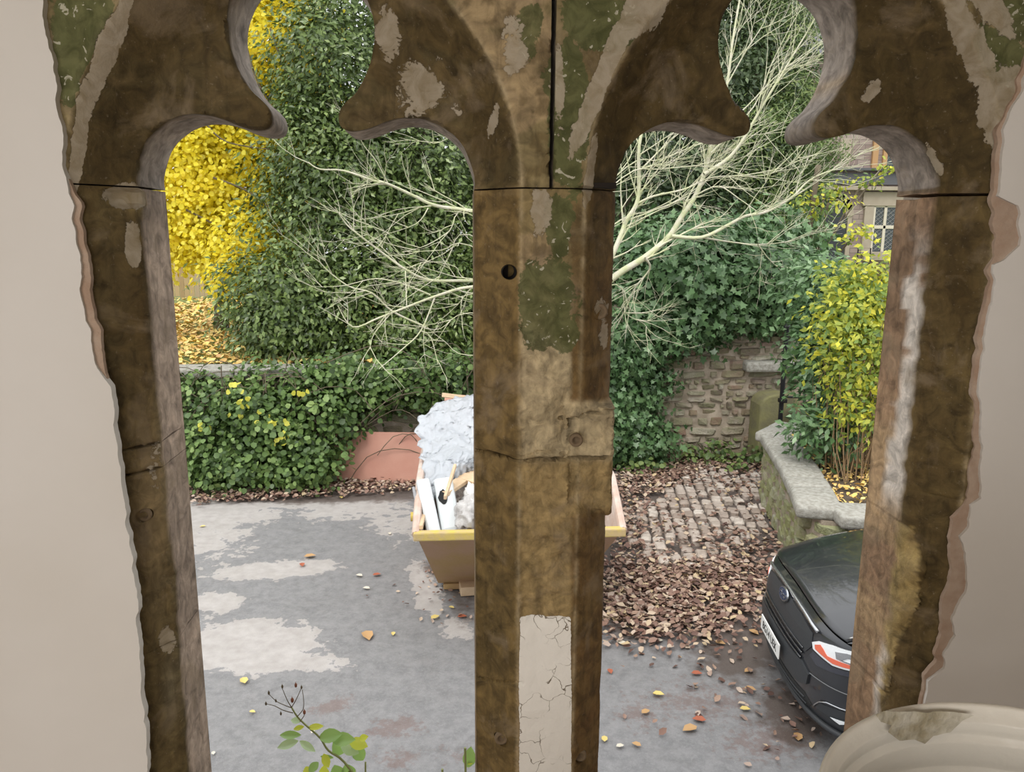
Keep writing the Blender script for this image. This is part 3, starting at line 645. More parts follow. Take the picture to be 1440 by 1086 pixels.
# ------------------------------------------------------------------ rubble walls
M['wallstone'] = mat('boundary_stone', (.2, .17, .12), .92, rand=[(.12, .08, .065), (.34, .29, .23), (.22, .19, .12), (.42, .38, .32), (.24, .14, .11), (.30, .26, .18)], attr='object', noise=(7, .75, (.22, .22, .12)), bump=(38, .9, .02))
M['mossstone'] = mat('mossy_stone', (.2, .2, .1), .92, rand=[(.24, .23, .15), (.32, .29, .21), (.26, .27, .13), (.34, .33, .26)], attr='object', noise=(9, .8, (.24, .25, .09)), bump=(38, .9, .02))
M['mortar'] = mat('lime_mortar', (.48, .40, .32), .95, noise=(6, .7, (.22, .18, .13)), bump=(50, .8))
M['cope'] = mat('lichened_coping', (.26, .245, .21), .9, noise=(24, .8, (.42, .41, .37)), bump=(50, .8))
def rock_mesh(name, m, seed):
    r = np.random.default_rng(seed); bm = bmesh.new(); bmesh.ops.create_cube(bm, size=1)
    for v in bm.verts: v.co = Vector([c*(1+r.uniform(-.10, .04)) for c in v.co])
    bmesh.ops.bevel(bm, geom=bm.edges[:], offset=.17, segments=1, affect='EDGES')
    for v in bm.verts: v.co += Vector(r.uniform(-.05, .05, 3))
    me = bpy.data.meshes.new(name); bm.to_mesh(me); bm.free(); me.materials.append(m); return me
RK = {k: [rock_mesh('stone', M[k], i) for i in range(7)] for k in ('wallstone', 'mossstone')}
def along(path, s):
    for i in range(len(path)-1):
        a, b_ = path[i], path[i+1]; l = math.dist(a, b_)
        if s <= l or i == len(path)-2:
            t = s/l; return (a[0]+(b_[0]-a[0])*t, a[1]+(b_[1]-a[1])*t, math.atan2(b_[1]-a[1], b_[0]-a[0]))
        s -= l
def plen(path): return sum(math.dist(path[i], path[i+1]) for i in range(len(path)-1))
def rubble(name, path, z0, z1, th, ch, ln, kind, parent, back=0.0, name_='stone'):
    L = plen(path); z = z0; n = 0
    while z < z1-.03:
        h = min(random.uniform(*ch), z1-z); s = random.uniform(-.2, 0)
        while s < L:
            l = random.uniform(*ln)*(1.3 if h > sum(ch)/2 else .9); c = along(path, min(max(s+l/2, .02), L-.02))
            o = bpy.data.objects.new(name_, RK[kind][random.randrange(7)]); o.scale = (l-.01, th*random.uniform(.93, 1.1), (h-.008)*random.uniform(.8, 1.12))
            o.location = (c[0]+math.sin(c[2])*0, c[1], z+h/2); o.rotation_euler = (random.uniform(-.05, .05), random.uniform(-.09, .09), c[2]+random.uniform(-.04, .04)); link(o, parent); s += l; n += 1
        z += h
    return n
def ribbon(name, path, z0, z1, th, m, parent):
    pts = [along(path, s) for s in np.linspace(0, plen(path), 24)]; A = [(x-math.sin(a)*th/2, y+math.cos(a)*th/2) for x, y, a in pts]; B = [(x+math.sin(a)*th/2, y-math.cos(a)*th/2) for x, y, a in pts]
    n = len(pts); V = []
    for z in (z0, z1): V += [(x, y, z) for x, y in A]+[(x, y, z) for x, y in B]
    F = []
    for i in range(n-1): F += [(i, i+1, 2*n+i+1, 2*n+i), (n+i, 3*n+i, 3*n+i+1, n+i+1), (2*n+i, 2*n+i+1, 3*n+i+1, 3*n+i)]
    F += [(0, 2*n, 3*n, n), (n-1, 2*n-1, 4*n-1, 3*n-1)]
    return mobj(name, mesh_np(name, V, F, m), parent)
bw = empty('boundary_wall', (-3, 10.6, 0), label='long stone garden wall with flat coping under brambles', **ST)
def loc(o, p): return o
def rel(parent, o):  # keep world placement under an offset parent
    o.matrix_parent_inverse = Matrix.Translation(parent.location).inverted(); return o
bw.location = (0, 0, 0)
pth = [(-7, 11.02), (1.9, 11.02)]
ribbon('mortar', pth, 0, 1.42, .26, M['mortar'], bw); rubble('w', pth, .3, 1.42, .32, (.16, .24), (.35, .6), 'wallstone', bw)
x = -7.0
while x < 1.2:
    l = random.uniform(.7, 1.1); b = MB(); b.box((x+l/2, 11.0, 1.47), (l-.012, .5, .12), bev=.02, ry=random.uniform(-.004, .004)); b.build('coping_stone', M['cope'], bw); x += l
fw = empty('garden_wall', label='old rubble wall hung with ivy behind the cobbles', **ST)
pth = [(1.9, 11.5), (5.4, 11.5), (8.5, 11.4)]
ribbon('mortar', pth, 0, 2.35, .36, M['mortar'], fw)
rubble('w', [(2.0, 11.5), (5.0, 11.5)], 0, 2.35, .43, (.07, .17), (.10, .42), 'wallstone', fw)
rubble('w', [(5.0, 11.5), (8.4, 11.4)], .8, 2.35, .44, (.18, .26), (.3, .5), 'wallstone', fw)
b = MB(); b.box((4.85, 11.22, 1.45), (1.1, .25, .16), bev=.04, jit=.02); b.build('ledge_stone', M['cope'], fw, label='projecting weathered ledge stone')
# low curved wall with bed
lw = empty('curved_wall', label='low lichened stone wall curving round the shrub bed', **ST)
arc = [(4.9, 9.75), (4.35, 9.65), (4.03, 9.3), (3.93, 8.8), (3.72, 7.9), (3.5, 7.1), (3.38, 6.72), (3.6, 6.5), (4.2, 6.42), (7.5, 6.35)]
ribbon('mortar', arc, 0, .80, .26, M['mortar'], lw)
rubble('w', arc, 0, .80, .31, (.13, .2), (.22, .42), 'mossstone', lw)
s = 0.0; L = plen(arc)
while s < L-.1:
    l = random.uniform(.3, .5) if s < 3.2 else random.uniform(.55, .8); c = along(arc, min(s+l/2, L-.02)); b = MB()
    b.box((c[0], c[1], .86), (l+.02, .42, .13), rz=c[2], bev=.035, ry=random.uniform(-.02, .02)); b.build('coping_stone', M['cope'], lw, smooth=True); s += l
prism('shrub_bed', [(4.9, 9.7), (4.4, 9.6), (4.1, 9.2), (4.0, 8.7), (3.8, 7.8), (3.55, 6.9), (3.7, 6.6), (7.5, 6.4), (7.5, 11.3), (4.9, 11.3)], 0, .84, M['earth'], label='raised earth bed behind the low curved wall', **ST)
# stone gatepost and iron pole
M['gate'] = mat('greened_gatepost', (.17, .155, .09), .9, noise=(5, .7, (.26, .25, .10)), bump=(30, .7))
gp = onZ(1086, 650); b = MB(); wd, dp = .62, .42
prof = [(-wd/2, 0), (-wd/2, .92), (-wd/2+.03, 1.0), (-wd/2+.12, 1.06), (0, 1.10), (wd/2-.12, 1.06), (wd/2-.03, 1.0), (wd/2, .92), (wd/2, 0)]
for yy in (-dp/2, dp/2): b.V += [(x_, yy, z_) for x_, z_ in prof]
n = len(prof); b.F = [tuple(range(n)), tuple(range(n, 2*n))[::-1]]+[(i, (i+1) % n, (i+1) % n+n, i+n) for i in range(n)]
o = b.build('gatepost', M['gate'], loc=(gp[0], gp[1]+.05, 0), label='squat round-topped stone gatepost at the foot of the rubble wall', category='gatepost')
md = o.modifiers.new('b', 'BEVEL'); md.width = .03; md.segments = 3
M['iron'] = mat('black_iron', (.015, .015, .017), .45, metal=.3)
q = onY(1095, 620, 10.4); t = empty('iron_post', (q[0], 10.4, 0), label='black iron gate post standing in front of the stone gatepost', category='post')
z1 = onY(1097, 462, 10.4)[2]
b = MB(); b.tube([(0, 0, 0), (0, 0, z1)], .032, 10); b.build('pole', M['iron'], t)
b = MB(); b.lathe([(.032, 0), (.05, .01), (.05, .05), (.03, .07), (.0, .10)], 12, (0, 0, z1-.02)); b.build('cap', M['iron'], t)
for zz in (1.1, z1-.35): b = MB(); b.box((0, -.03, zz), (.11, .09, .06), bev=.01); b.build('hinge', M['iron'], t)
b = MB(); b.tube([(0, 0, 1.15), (.35, .05, 1.12)], .016, 8); b.tube([(.35, .05, .9), (.35, .05, 1.5)], .016, 8); b.build('rail', M['iron'], t)

# cobbled ramp: setts
M['sett'] = mat('pale_setts', (.4, .36, .32), .85, rand=[(.28, .22, .18), (.50, .43, .38), (.40, .33, .28), (.62, .56, .50)], attr='object', noise=(11, .6, (.28, .22, .18)), bump=(50, .8))
def sett_mesh(seed):
    r = np.random.default_rng(seed); bm = bmesh.new(); bmesh.ops.create_cube(bm, size=1)
    bmesh.ops.bevel(bm, geom=[e for e in bm.edges if any(v.co.z > 0 for v in e.verts)], offset=.14, segments=1, affect='EDGES')
    for v in bm.verts: v.co += Vector(r.uniform(-.03, .03, 3))
    me = bpy.data.meshes.new('sett'); bm.to_mesh(me); bm.free(); me.materials.append(M['sett']); return me
SM = [sett_mesh(i) for i in range(6)]
cb = empty('cobbled_ramp', label='ramp of pale stone setts half buried in leaves', **ST)
a0, a1 = onZ(975, 690)[:2], onZ(1000, 755)[:2]; ux = (a1-a0)/np.linalg.norm(a1-a0); uy = np.array([-ux[1], ux[0]]); org = onZ(985, 730)[:2]; ang = math.atan2(ux[1], ux[0]); ns = 0
for r in range(-16, 17):
    sx_ = random.uniform(0, .2); 
    for c in range(-16, 17):
        p = org+uy*r*.142+ux*(c*.20+sx_); q = proj(np.array([p[0], p[1], 0])); 
        pr_ = inside([(885, 715), (930, 700), (985, 655), (1078, 655), (1082, 745), (1040, 770), (1010, 800), (930, 800), (880, 775)], np.array([q]))[0]
        if pr_ and ns < 290 and random.random() < .86:
            o = bpy.data.objects.new('sett', random.choice(SM)); o.scale = (.19*random.uniform(.7, 1.02), .125*random.uniform(.85, 1.0), .12*random.uniform(.9, 1.1)); o.location = (p[0], p[1], -.012+random.uniform(-.02, .016)); o.rotation_euler = (random.uniform(-.06, .06), random.uniform(-.06, .06), ang+random.uniform(-.16, .16)); link(o, cb); ns += 1
# leaf litter
def litter(name, poly, n, size, m, lo=.35, z=0.02, label=None, nz=1.3, thick=.05, cat='leaves', spread=1.0, **k):
    Pg = np.array([onZ(*p)[:2] for p in poly]); l, h = Pg.min(0), Pg.max(0); P = rng.uniform(l, h, (n*4, 2)); P = P[inside(Pg, P)]
    d = fbm(np.stack([P[:, 0]*nz, P[:, 1]*nz, P[:, 0]*0+4.0], 1), 3); sp_ = proj(np.stack([P[:, 0], P[:, 1], P[:, 0]*0], 1)); sm = inside([(925, 720), (985, 668), (1080, 665), (1078, 740), (1010, 790), (940, 790), (900, 760)], np.stack(sp_, 1)); P = P[d-.10*sm > lo+rng.uniform(-.12, .12, len(P))][:n]; n = len(P); P = P+rng.normal(size=P.shape)*np.array([.2, .2])*spread
    sm = inside([(915, 700), (985, 662), (1080, 660), (1080, 745), (1015, 790), (940, 795), (895, 760)], np.stack(proj(np.stack([P[:, 0], P[:, 1], P[:, 0]*0], 1)), 1)); P = P[~(sm & (rng.uniform(0, 1, len(P)) < .62))]; n = len(P)
    zz = z+rng.uniform(0, thick, n); Q = np.concatenate([P, zz[:, None]], 1)
    Nn = sph(n)*.45+np.array([0, 0, 1]); o = leaves(name, m, None, Q, Nn, sph(n), rng.uniform(size*.6, size*1.3, n), CURL, label=label, category=cat, **LS, **k); return o
litter('leaf_litter', [(862, 660), (930, 640), (1090, 650), (1085, 720), (1110, 790), (1062, 850), (960, 885), (850, 890), (860, 760)], 4200, .07, M['litter'], .45, label='brown dead leaves drifted over the cobbles')
litter('leaf_litter', [(930, 636), (1090, 645), (1084, 668), (1000, 664), (960, 690), (880, 700), (862, 680)], 2200, .07, M['litter'], .2, label='reddish dead leaves banked at the foot of the rubble wall', spread=.3)
litter('leaf_litter', [(262, 668), (640, 668), (640, 688), (262, 712)], 3000, .065, M['litter'], .25, label='dead leaves along the foot of the bramble bank', spread=.3)
litter('leaf_litter', [(850, 795), (1000, 790), (1075, 800), (1050, 850), (1000, 890), (850, 890)], 2300, .07, M['litter'], .28, label='dense dead leaves between the skip and the car', thick=.03)
litter('leaf_litter', [(850, 850), (1070, 830), (1190, 1060), (1000, 1000), (850, 930)], 300, .06, M['litter'], .5, label='dead leaves scattered loosely before the car', thick=.01, z=.005)
litter('leaf_litter', [(590, 790), (668, 780), (668, 960), (600, 890)], 90, .045, M['litter'], .5, label='small dead leaves and grit round the skip', thick=.01, z=.005)
# single leaves on the open asphalt
MF = [mat('dry_leaf_%s' % n_, c, .7) for n_, c in (('tan', (.45, .27, .12)), ('yellow', (.62, .48, .16)), ('red', (.35, .10, .05)), ('pale', (.6, .55, .45)))]
FL = []
for m in MF:
    me = mesh_np('fallen_leaf', HEX[0]*np.array([1, 1, 1.4])+np.array([0, -.5, .05]), HEX[1], m); FL.append(me)
spots = [(517, 895, 0, .16), (436, 783, 0, .13), (425, 795, 2, .09), (343, 958, 1, .10), (505, 810, 3, .08), (515, 828, 3, .08), (530, 809, 2, .09), (553, 892, 1, .06), (355, 1002, 1, .05), (650, 868, 2, .09), (635, 855, 1, .06), (612, 869, 1, .10), (285, 741, 1, .07), (548, 751, 3, .06),
         (926, 977, 1, .09), (1048, 998, 1, .08), (873, 905, 3, .10), (926, 902, 3, .08), (970, 1026, 0, .12), (983, 1013, 2, .1), (850, 1040, 1, .07), (872, 1050, 3, .06), (1122, 1037, 0, .1), (908, 1002, 0, .08), (1012, 905, 0, .1), (980, 948, 2, .09), (1052, 944, 0, .08), (935, 822, 3, .10), (905, 828, 0, .10), (862, 782, 3, .08),
         (480, 700, 1, .08), (590, 712, 0, .14), (300, 1060, 3, .04), (440, 1030, 3, .04), (1020, 880, 3, .09), (990, 894, 3, .09), (1060, 890, 0, .1), (1055, 970, 0, .09), (858, 945, 2, .07), (895, 1048, 0, .07)]
for i, (x_, y_, k, sz) in enumerate(spots):
    q = onZ(x_, y_); o = bpy.data.objects.new('fallen_leaf', FL[k]); o.location = (q[0], q[1], .004); o.scale = (sz, sz, sz); o.rotation_euler = (0, 0, random.uniform(0, 6.28))
    zn = ('beside the skip' if x_ > 580 and x_ < 680 else 'among the drifted leaves before the car' if x_ > 900 and y_ < 960 else 'close in front of the car' if x_ > 940 else 'near the foot of the mullion' if x_ > 700 else 'on the dark middle of the yard' if y_ > 850 else 'on the pale-streaked far part of the yard')
    link(o, None, label='%s %s fallen leaf %s' % ('small' if sz < .085 else 'large', ('dry tan', 'dull yellow', 'dark red', 'bleached pale')[k], zn), category='leaf', group='fallen leaves on the asphalt')
# lawn leaves
P = rng.uniform([-9, 11.2], [-1.2, 23], (26000, 2)); d = fbm(np.stack([P[:, 0]*.5, P[:, 1]*.5, P[:, 0]*0+3], 1), 3); P = P[(d+.02*(20-P[:, 1])) > .38+rng.uniform(-.1, .1, len(P))][:15000]
leaves('lawn_leaves', M['litterlawn'], None, np.concatenate([P, 1.515+rng.uniform(0, .03, len(P))[:, None]], 1), sph(len(P))*.45+np.array([0, 0, 1]), sph(len(P)), rng.uniform(.07, .15, len(P)), CURL, label='yellow and orange leaves strewn over the lawn behind the wall', category='leaves', **LS)
# garden fence
M['fence'] = mat('weathered_fence_board', (.40, .28, .15), .85, rand=[(.36, .25, .13), (.48, .35, .19), (.42, .33, .22)], attr='object', bump=(30, .5))
fx = empty('garden_fence', (-10.5, 23.6, 1.5), label='close-boarded timber fence at the far end of the lawn', category='fence')
fb = MB(); fb.box((0, 0, .95), (.135, .02, 1.9), bev=.004); bme = fb.build('board', M['fence'], fx).data
bpy.data.objects['board'].location = (0, 0, 0)
for i in range(1, 45):
    o = bpy.data.objects.new('board', bme); o.location = (i*.145, random.uniform(-.01, .01), random.uniform(-.02, .02)); link(o, fx)
for zz in (.35, 1.5): b = MB(); b.box((3.2, .06, zz), (6.7, .05, .09)); b.build('rail', M['fence'], fx)
for i in range(3):
    b = MB(); b.box((i*2.6+.9, -.05, .98), (.1, .1, 1.96), bev=.008); b.build('post', M['fence'], fx)

# ------------------------------------------------------------------ trees
def trunk(parent, pts, r0, r1, m, name='trunk', n=9, **k):
    b = MB(); c = catmull(pts, 5); b.tube(c, list(np.linspace(r0, r1, len(c))), n); return b.build(name, m, parent, smooth=True, **k)
def pxb(blobs):
    """blob centres given by where they are seen, at a chosen distance; radii in metres"""
    o = []
    for (px, py, Y, rx, ry, rz, nc) in blobs:
        q = onY(px, py, Y); o.append((q[0], Y, q[2], rx, ry, rz, nc))
    return o
def tree(name, label, blobs, lm, size, tmpl, per, base, tr=None, cat='tree', group=None, crad=.22, bark='bark', up=.5, front=.45, r=.16, droop=.2, zb=1.5):
    k = dict(label=label, category=cat)
    if group: k['group'] = group
    t = empty(name, (base[0], base[1], zb), **k); B = pxb(blobs)
    P, Nn, D, T = clumps(B, per, crad, front=front, up=up, droop=droop); lo = P[:, 2] > zb+.05; P, Nn, D, T = P[lo], Nn[lo], D[lo], T[lo]
    off = np.array([base[0], base[1], zb]); leaves('foliage', M[lm], t, P-off, Nn, D, rng.uniform(size*.7, size*1.25, len(P)), tmpl, T, **LS)
    top = max(q[2] for q in B); trunk(t, [(0, 0, -.1), (.1, .05, (top-zb)*.3), (-.1, 0, (top-zb)*.65), (0, .1, top-zb)], r, .05, M[bark])
    for q in B[:5]:
        trunk(t, [(0, 0, max(.3, (q[2]-zb)*.45)), ((q[0]-base[0])*.5, (q[1]-base[1])*.5, (q[2]-zb)*.75), (q[0]-base[0], q[1]-base[1], q[2]-zb)], r*.4, .02, M[bark], 'branch', 6)
    return t
tree('laurel_tree', 'big dark evergreen tree in the middle, seen through the left light', [(560, 330, 13.2, 1.75, 1.2, 1.7, 150), (480, 330, 13.0, 1.5, 1.2, 1.6, 150), (590, 240, 13.4, 1.4, 1.1, 1.2, 110), (470, 230, 13.0, 1.1, 1.0, 1.2, 110), (470, 100, 13.4, .95, 1.0, 1.2, 110), (500, 0, 13.6, .95, 1, 1.1, 60), (470, -120, 13.8, .8, .9, 1.0, 30),
      (420, 420, 12.4, 1.1, .9, .9, 90), (540, 440, 12.3, 1.6, .9, .9, 120), (640, 420, 12.8, 1.0, .9, 1.1, 70), (400, 465, 12.0, .6, .6, .5, 50), (510, 480, 12.0, 1.4, .5, .45, 80)], 'laurel', .105, DIA, 66, (-.6, 13.6), r=.22)
tree('ginkgo_tree', 'bright yellow autumn tree seen through the left light', [(265, 260, 14.6, 1.5, 1.1, 1.5, 130), (330, 220, 14.6, 1.2, 1.1, 1.4, 130), (310, 310, 14.4, 1.0, 1.0, .75, 90), (380, 80, 14.8, 1.1, 1, 1.4, 120), (360, 180, 14.8, 1.1, 1, 1.0, 90), (260, 130, 15, 1.3, 1, 1.3, 90), (385, -40, 15, 1.2, 1, 1.2, 60), (300, -20, 15.2, 1.2, 1, 1.2, 50), (355, 350, 13.6, .7, .6, .55, 45), (345, 395, 13.3, .35, .4, .2, 12), (400, 300, 14.2, .5, .6, .5, 22)],
     'yellow', .082, ROUND, 74, (-4.6, 15.2), r=.15)
tree('dark_tree', 'dusky evergreen tree filling the gap behind the bare branches', [(900, 260, 14.5, 1.6, 1, 1.8, 110), (960, 200, 15, 1.6, 1, 1.5, 110), (880, 420, 13.5, 1.1, .8, 1.4, 70), (760, 200, 14.5, 1.8, 1, 2.0, 60), (760, 420, 13, 1.5, .8, 1.4, 60), (1030, 260, 15, 1.5, 1, 1.4, 100), (1040, 100, 15.5, 1.4, 1, 1.6, 90), (680, 330, 14, 1.2, .8, 1.8, 50), (1000, 0, 16, 1.3, 1, 1.4, 50)],
     'dusky', .12, DIA, 46, (2.6, 15), r=.2)
tree('woodland_tree', 'dim mass of woodland trees far behind the bare tree', [(700, 260, 20, 3, 1.5, 3.5, 200), (850, 200, 20, 3, 1.5, 3.5, 200), (980, 240, 19.5, 2.6, 1.5, 3.0, 200), (560, 160, 20, 3, 1.5, 3.5, 160), (900, 30, 20.5, 2.6, 1.5, 3, 160), (1020, 60, 20.5, 1.8, 1.5, 3, 130)],
     'dusky', .24, DIA, 40, (5, 20.5), r=.25, crad=.4)
tree('conifer_tree', 'tall feathery green tree beside the house, white sky at its edge', [(1085, 100, 15.5, 1.0, .9, 1.6, 120), (1115, 200, 15, .75, .8, 1.1, 100), (1070, 230, 14.6, 1.0, .8, 1.0, 90), (1095, 0, 15.8, .75, .8, 1.2, 70), (1085, -90, 16, .5, .6, 1.0, 30), (1095, 310, 14.5, .8, .8, .8, 80)],
     'conifer', .11, LONG, 60, (6, 15.6), crad=.2, up=.2, droop=-.5)
tree('ivy_mound', 'great mound of ivy spilling over the old rubble wall', [(1000, 400, 11.6, 1.25, .7, .75, 170), (930, 400, 11.6, .7, .6, .8, 80), (1080, 410, 11.6, .8, .6, .65, 90), (980, 345, 12.2, 1.2, .6, .5, 80), (900, 465, 11.35, .5, .35, .55, 60), (1090, 340, 12.3, .8, .5, .5, 50), (960, 455, 11.5, .7, .45, .42, 60), (1050, 450, 11.6, .55, .35, .28, 34)],
     'ivy', .11, IVY, 24, (3.6, 12.1), cat='ivy', up=.35, crad=.17, front=.3)
tree('ivy_curtain', 'dark ivy hanging down beside the skip at the left end of the rubble wall', [(888, 560, 11.1, .42, .3, .55, 60), (900, 620, 11.0, .45, .3, .42, 50), (870, 500, 11.1, .35, .3, .5, 40), (915, 520, 11.25, .3, .2, .35, 18), (850, 600, 11.0, .4, .3, .6, 36), (800, 560, 11.0, .6, .3, .8, 30)],
     'ivy', .085, IVY, 26, (2.35, 11.2), cat='ivy', up=.3, crad=.13, zb=0.0, r=.04, front=.3)
gt = bpy.data.objects['ginkgo_tree']
for pts in ([(285, 168), (320, 200), (400, 212)], [(262, 295), (310, 320), (345, 340), (440, 345)], [(345, 60), (365, 120), (405, 175)], [(380, 40), (405, 110), (440, 190)], [(300, 250), (350, 270), (400, 310)], [(330, 395), (380, 402), (430, 398)]):
    trunk(gt, [onY(px, py, 13.4-.1*i)-np.array(gt.location) for i, (px, py) in enumerate(pts)], .02, .007, M['bark'], 'branch', 5)
# brambles over the wall
def bramblebank():
    t = empty('bramble_bank', (-1.5, 10.2, 0), label='bank of brambles and ivy below the coping, left of the board', category='shrub')
    B = pxb([(290, 560, 10.62, .5, .3, .3, 30), (300, 620, 10.37, .55, .35, .42, 60), (370, 600, 10.42, .6, .4, .5, 70), (440, 600, 10.42, .55, .4, .5, 60), (340, 655, 10.17, .7, .3, .25, 60), (430, 655, 10.17, .45, .3, .25, 40), (500, 545, 10.8, .6, .25, .28, 40), (570, 535, 10.8, .6, .25, .28, 40), (640, 560, 10.8, .5, .25, .4, 30), (480, 530, 10.77, .55, .25, .2, 40), (380, 540, 10.72, .6, .25, .25, 26), (560, 555, 10.8, .6, .15, .22, 18), (640, 530, 10.72, .3, .2, .3, 20)])
    P, Nn, D, T = clumps(B, 30, .13, up=.4, front=.5); k = P[:, 2] > .03; P, Nn, D, T = P[k], Nn[k], D[k], T[k]
    leaves('foliage', M['bramble'], t, P-np.array([-1.5, 10.2, 0]), Nn, D, rng.uniform(.05, .10, len(P)), ROUND, T, **LS)
    b = MB()
    for i in range(110):
        x0 = random.uniform(-3.6, -2.3) if i % 3 else random.uniform(-.4, .6); p = [(x0+1.5, random.uniform(.15, .5), random.uniform(0, 1.3))]; dx, dz = random.uniform(-.5, .5), random.uniform(.1, .5)
        for k_ in range(4): p.append((p[-1][0]+dx*random.uniform(.5, 1.2), p[-1][1]-random.uniform(-.04, .1), max(.02, p[-1][2]+dz))); dz -= .22
        b.tube(catmull(p, 2), .006, 4, False)
    b.build('bramble_stems', M['bark'], t, **LS)
    yl = mat('pale_yellow_leaves', (.75, .72, .12), .5, trans=(.4, (.8, .75, .1)))
    for (x_, y_) in [(420, 552), (340, 562), (340, 578), (372, 588), (400, 625), (398, 595), (328, 545), (283, 605)]:
        q = onY(x_, y_, 9.95); n = 5; P = q+rng.normal(size=(n, 3))*.05; leaves('yellow_leaf_sprig', yl, t, P-np.array([-1.5, 10.2, 0]), sph(n)+np.array([0, -1, .6]), sph(n), np.full(n, .08), ROUND, **LS)
bramblebank()
tree('weeds', 'low leafy weeds and yellow seedlings at the foot of the rubble wall', [(1010, 635, 11.0, .25, .1, .12, 8), (1060, 640, 10.9, .2, .1, .1, 8), (975, 640, 11.0, .25, .1, .1, 7), (895, 655, 10.7, .3, .15, .14, 12), (1045, 655, 10.6, .2, .1, .06, 5)], 'conifer', .07, ROUND, 16, (3.6, 11.1), cat='weeds', crad=.08, zb=0, r=.01)
tree('spotted_shrub', 'dark glossy laurel shrub between the iron post and the yellow bush', [(1150, 420, 8.9, .28, .3, .42, 44), (1150, 500, 8.7, .24, .3, .4, 42), (1158, 580, 8.4, .24, .3, .4, 40), (1160, 610, 8.0, .25, .25, .25, 22), (1195, 420, 9.2, .45, .3, .3, 40), (1140, 385, 9.2, .3, .3, .2, 22)],
     'ivy', .10, DIA, 34, (4.4, 8.9), cat='shrub', crad=.13, zb=.84, r=.03)
tree('golden_shrub', 'yellow-leaved bushy shrub growing in the raised bed', [(1200, 440, 8.0, .32, .3, .34, 48), (1215, 500, 7.7, .30, .3, .38, 40), (1185, 490, 7.9, .22, .3, .32, 24), (1232, 430, 8.0, .3, .3, .34, 34), (1205, 560, 7.6, .24, .25, .22, 12), (1290, 500, 7.8, .45, .4, .6, 50), (1178, 392, 8.1, .1, .1, .16, 6), (1232, 372, 8.1, .12, .1, .18, 8), (1205, 385, 8.1, .1, .1, .14, 5), (1225, 590, 7.5, .2, .2, .2, 8)],
     'lime', .085, DIA, 24, (4.6, 8.1), cat='shrub', crad=.14, zb=.84, r=.02, up=.2)
b = MB()
t = bpy.data.objects['golden_shrub']
for i in range(130):
    x0, y0 = random.uniform(-.6, .3), random.uniform(-.7, .1); h = random.uniform(.5, 1.9); b.tube([(x0, y0, 0), (x0+random.uniform(-.12, .12), y0+random.uniform(-.12, .08), h*.5), (x0+random.uniform(-.3, .3), y0+random.uniform(-.25, .15), h)], [.006, .005, .002], 4, False)
b.build('bare_stems', mat('dry_stems', (.30, .20, .11), .9), t, **LS)
P = np.array([onY(x_, y_, 7)for x_, y_ in [(0, 0)]]); n = 1500
P = rng.uniform([3.6, 6.6], [5.6, 9.4], (n*2, 2)); P = P[inside([(4.1, 9.2), (4.0, 8.7), (3.8, 7.8), (3.55, 6.9), (3.7, 6.6), (5.6, 6.5), (5.6, 9.4)], P)][:n]
leaves('bed_leaves', M['litterlawn'], None, np.concatenate([P, .85+rng.uniform(0, .05, len(P))[:, None]], 1), sph(len(P))*.5+np.array([0, 0, 1]), sph(len(P)), rng.uniform(.04, .08, len(P)), CURL, label='fallen leaves on the earth of the raised bed', category='leaves', **LS)
# leafy sprays by the house
tree('beech_sprays', 'thin yellow-leaved sprays hanging before the house door', [(1160, 268, 13, .3, .2, .05, 7), (1215, 255, 13, .35, .2, .04, 7), (1165, 285, 12.5, .35, .2, .06, 7), (1205, 325, 12, .25, .2, .08, 8), (1240, 236, 13, .15, .2, .06, 4), (1135, 290, 12.5, .3, .3, .12, 9)], 'lime', .075, ROUND, 9, (5.9, 12.6), crad=.08, r=.015)

# bare pale tree
bt = empty('bare_tree', (1.25, 10.05, 0), label='bare pale-barked tree spreading behind the centre mullion', category='tree'); OFF = np.array([1.25, 10.05, 0])
def br(pts, Y0, Y1, r0, r1, store, name='branch', th=True):
    x0_, y0_ = pts[0]; join = 755 <= x0_ <= 830
    if 655 <= x0_ <= 662 or 860 <= x0_ <= 882: pts = [(775, y0_*.5+235)]+list(pts); join = True
    n = len(pts); W3 = [onY(px, py, Y0+(Y1-Y0)*i/(n-1)+random.uniform(-.05, .05))-OFF for i, (px, py) in enumerate(pts)]
    if join: W3 = [np.array((.05, -.1, 2.27))]+W3
    c = catmull(W3, 4); R = list(np.linspace(r0, r1, len(c))); b = MB(); b.tube(c, R, 7, False)
    if th: b.build(name, M['palebark'], bt, smooth=True)
    store.append((c, R))
ST_ = []
b = MB(); c = catmull([(0, 0, -.05), (-.05, .02, .7), (.02, 0, 1.4), (.1, -.05, 1.9), (.05, -.1, 2.3)], 5); b.tube(c, list(np.linspace(.12, .075, len(c))), 12); b.build('trunk', M['palebark'], bt, smooth=True)
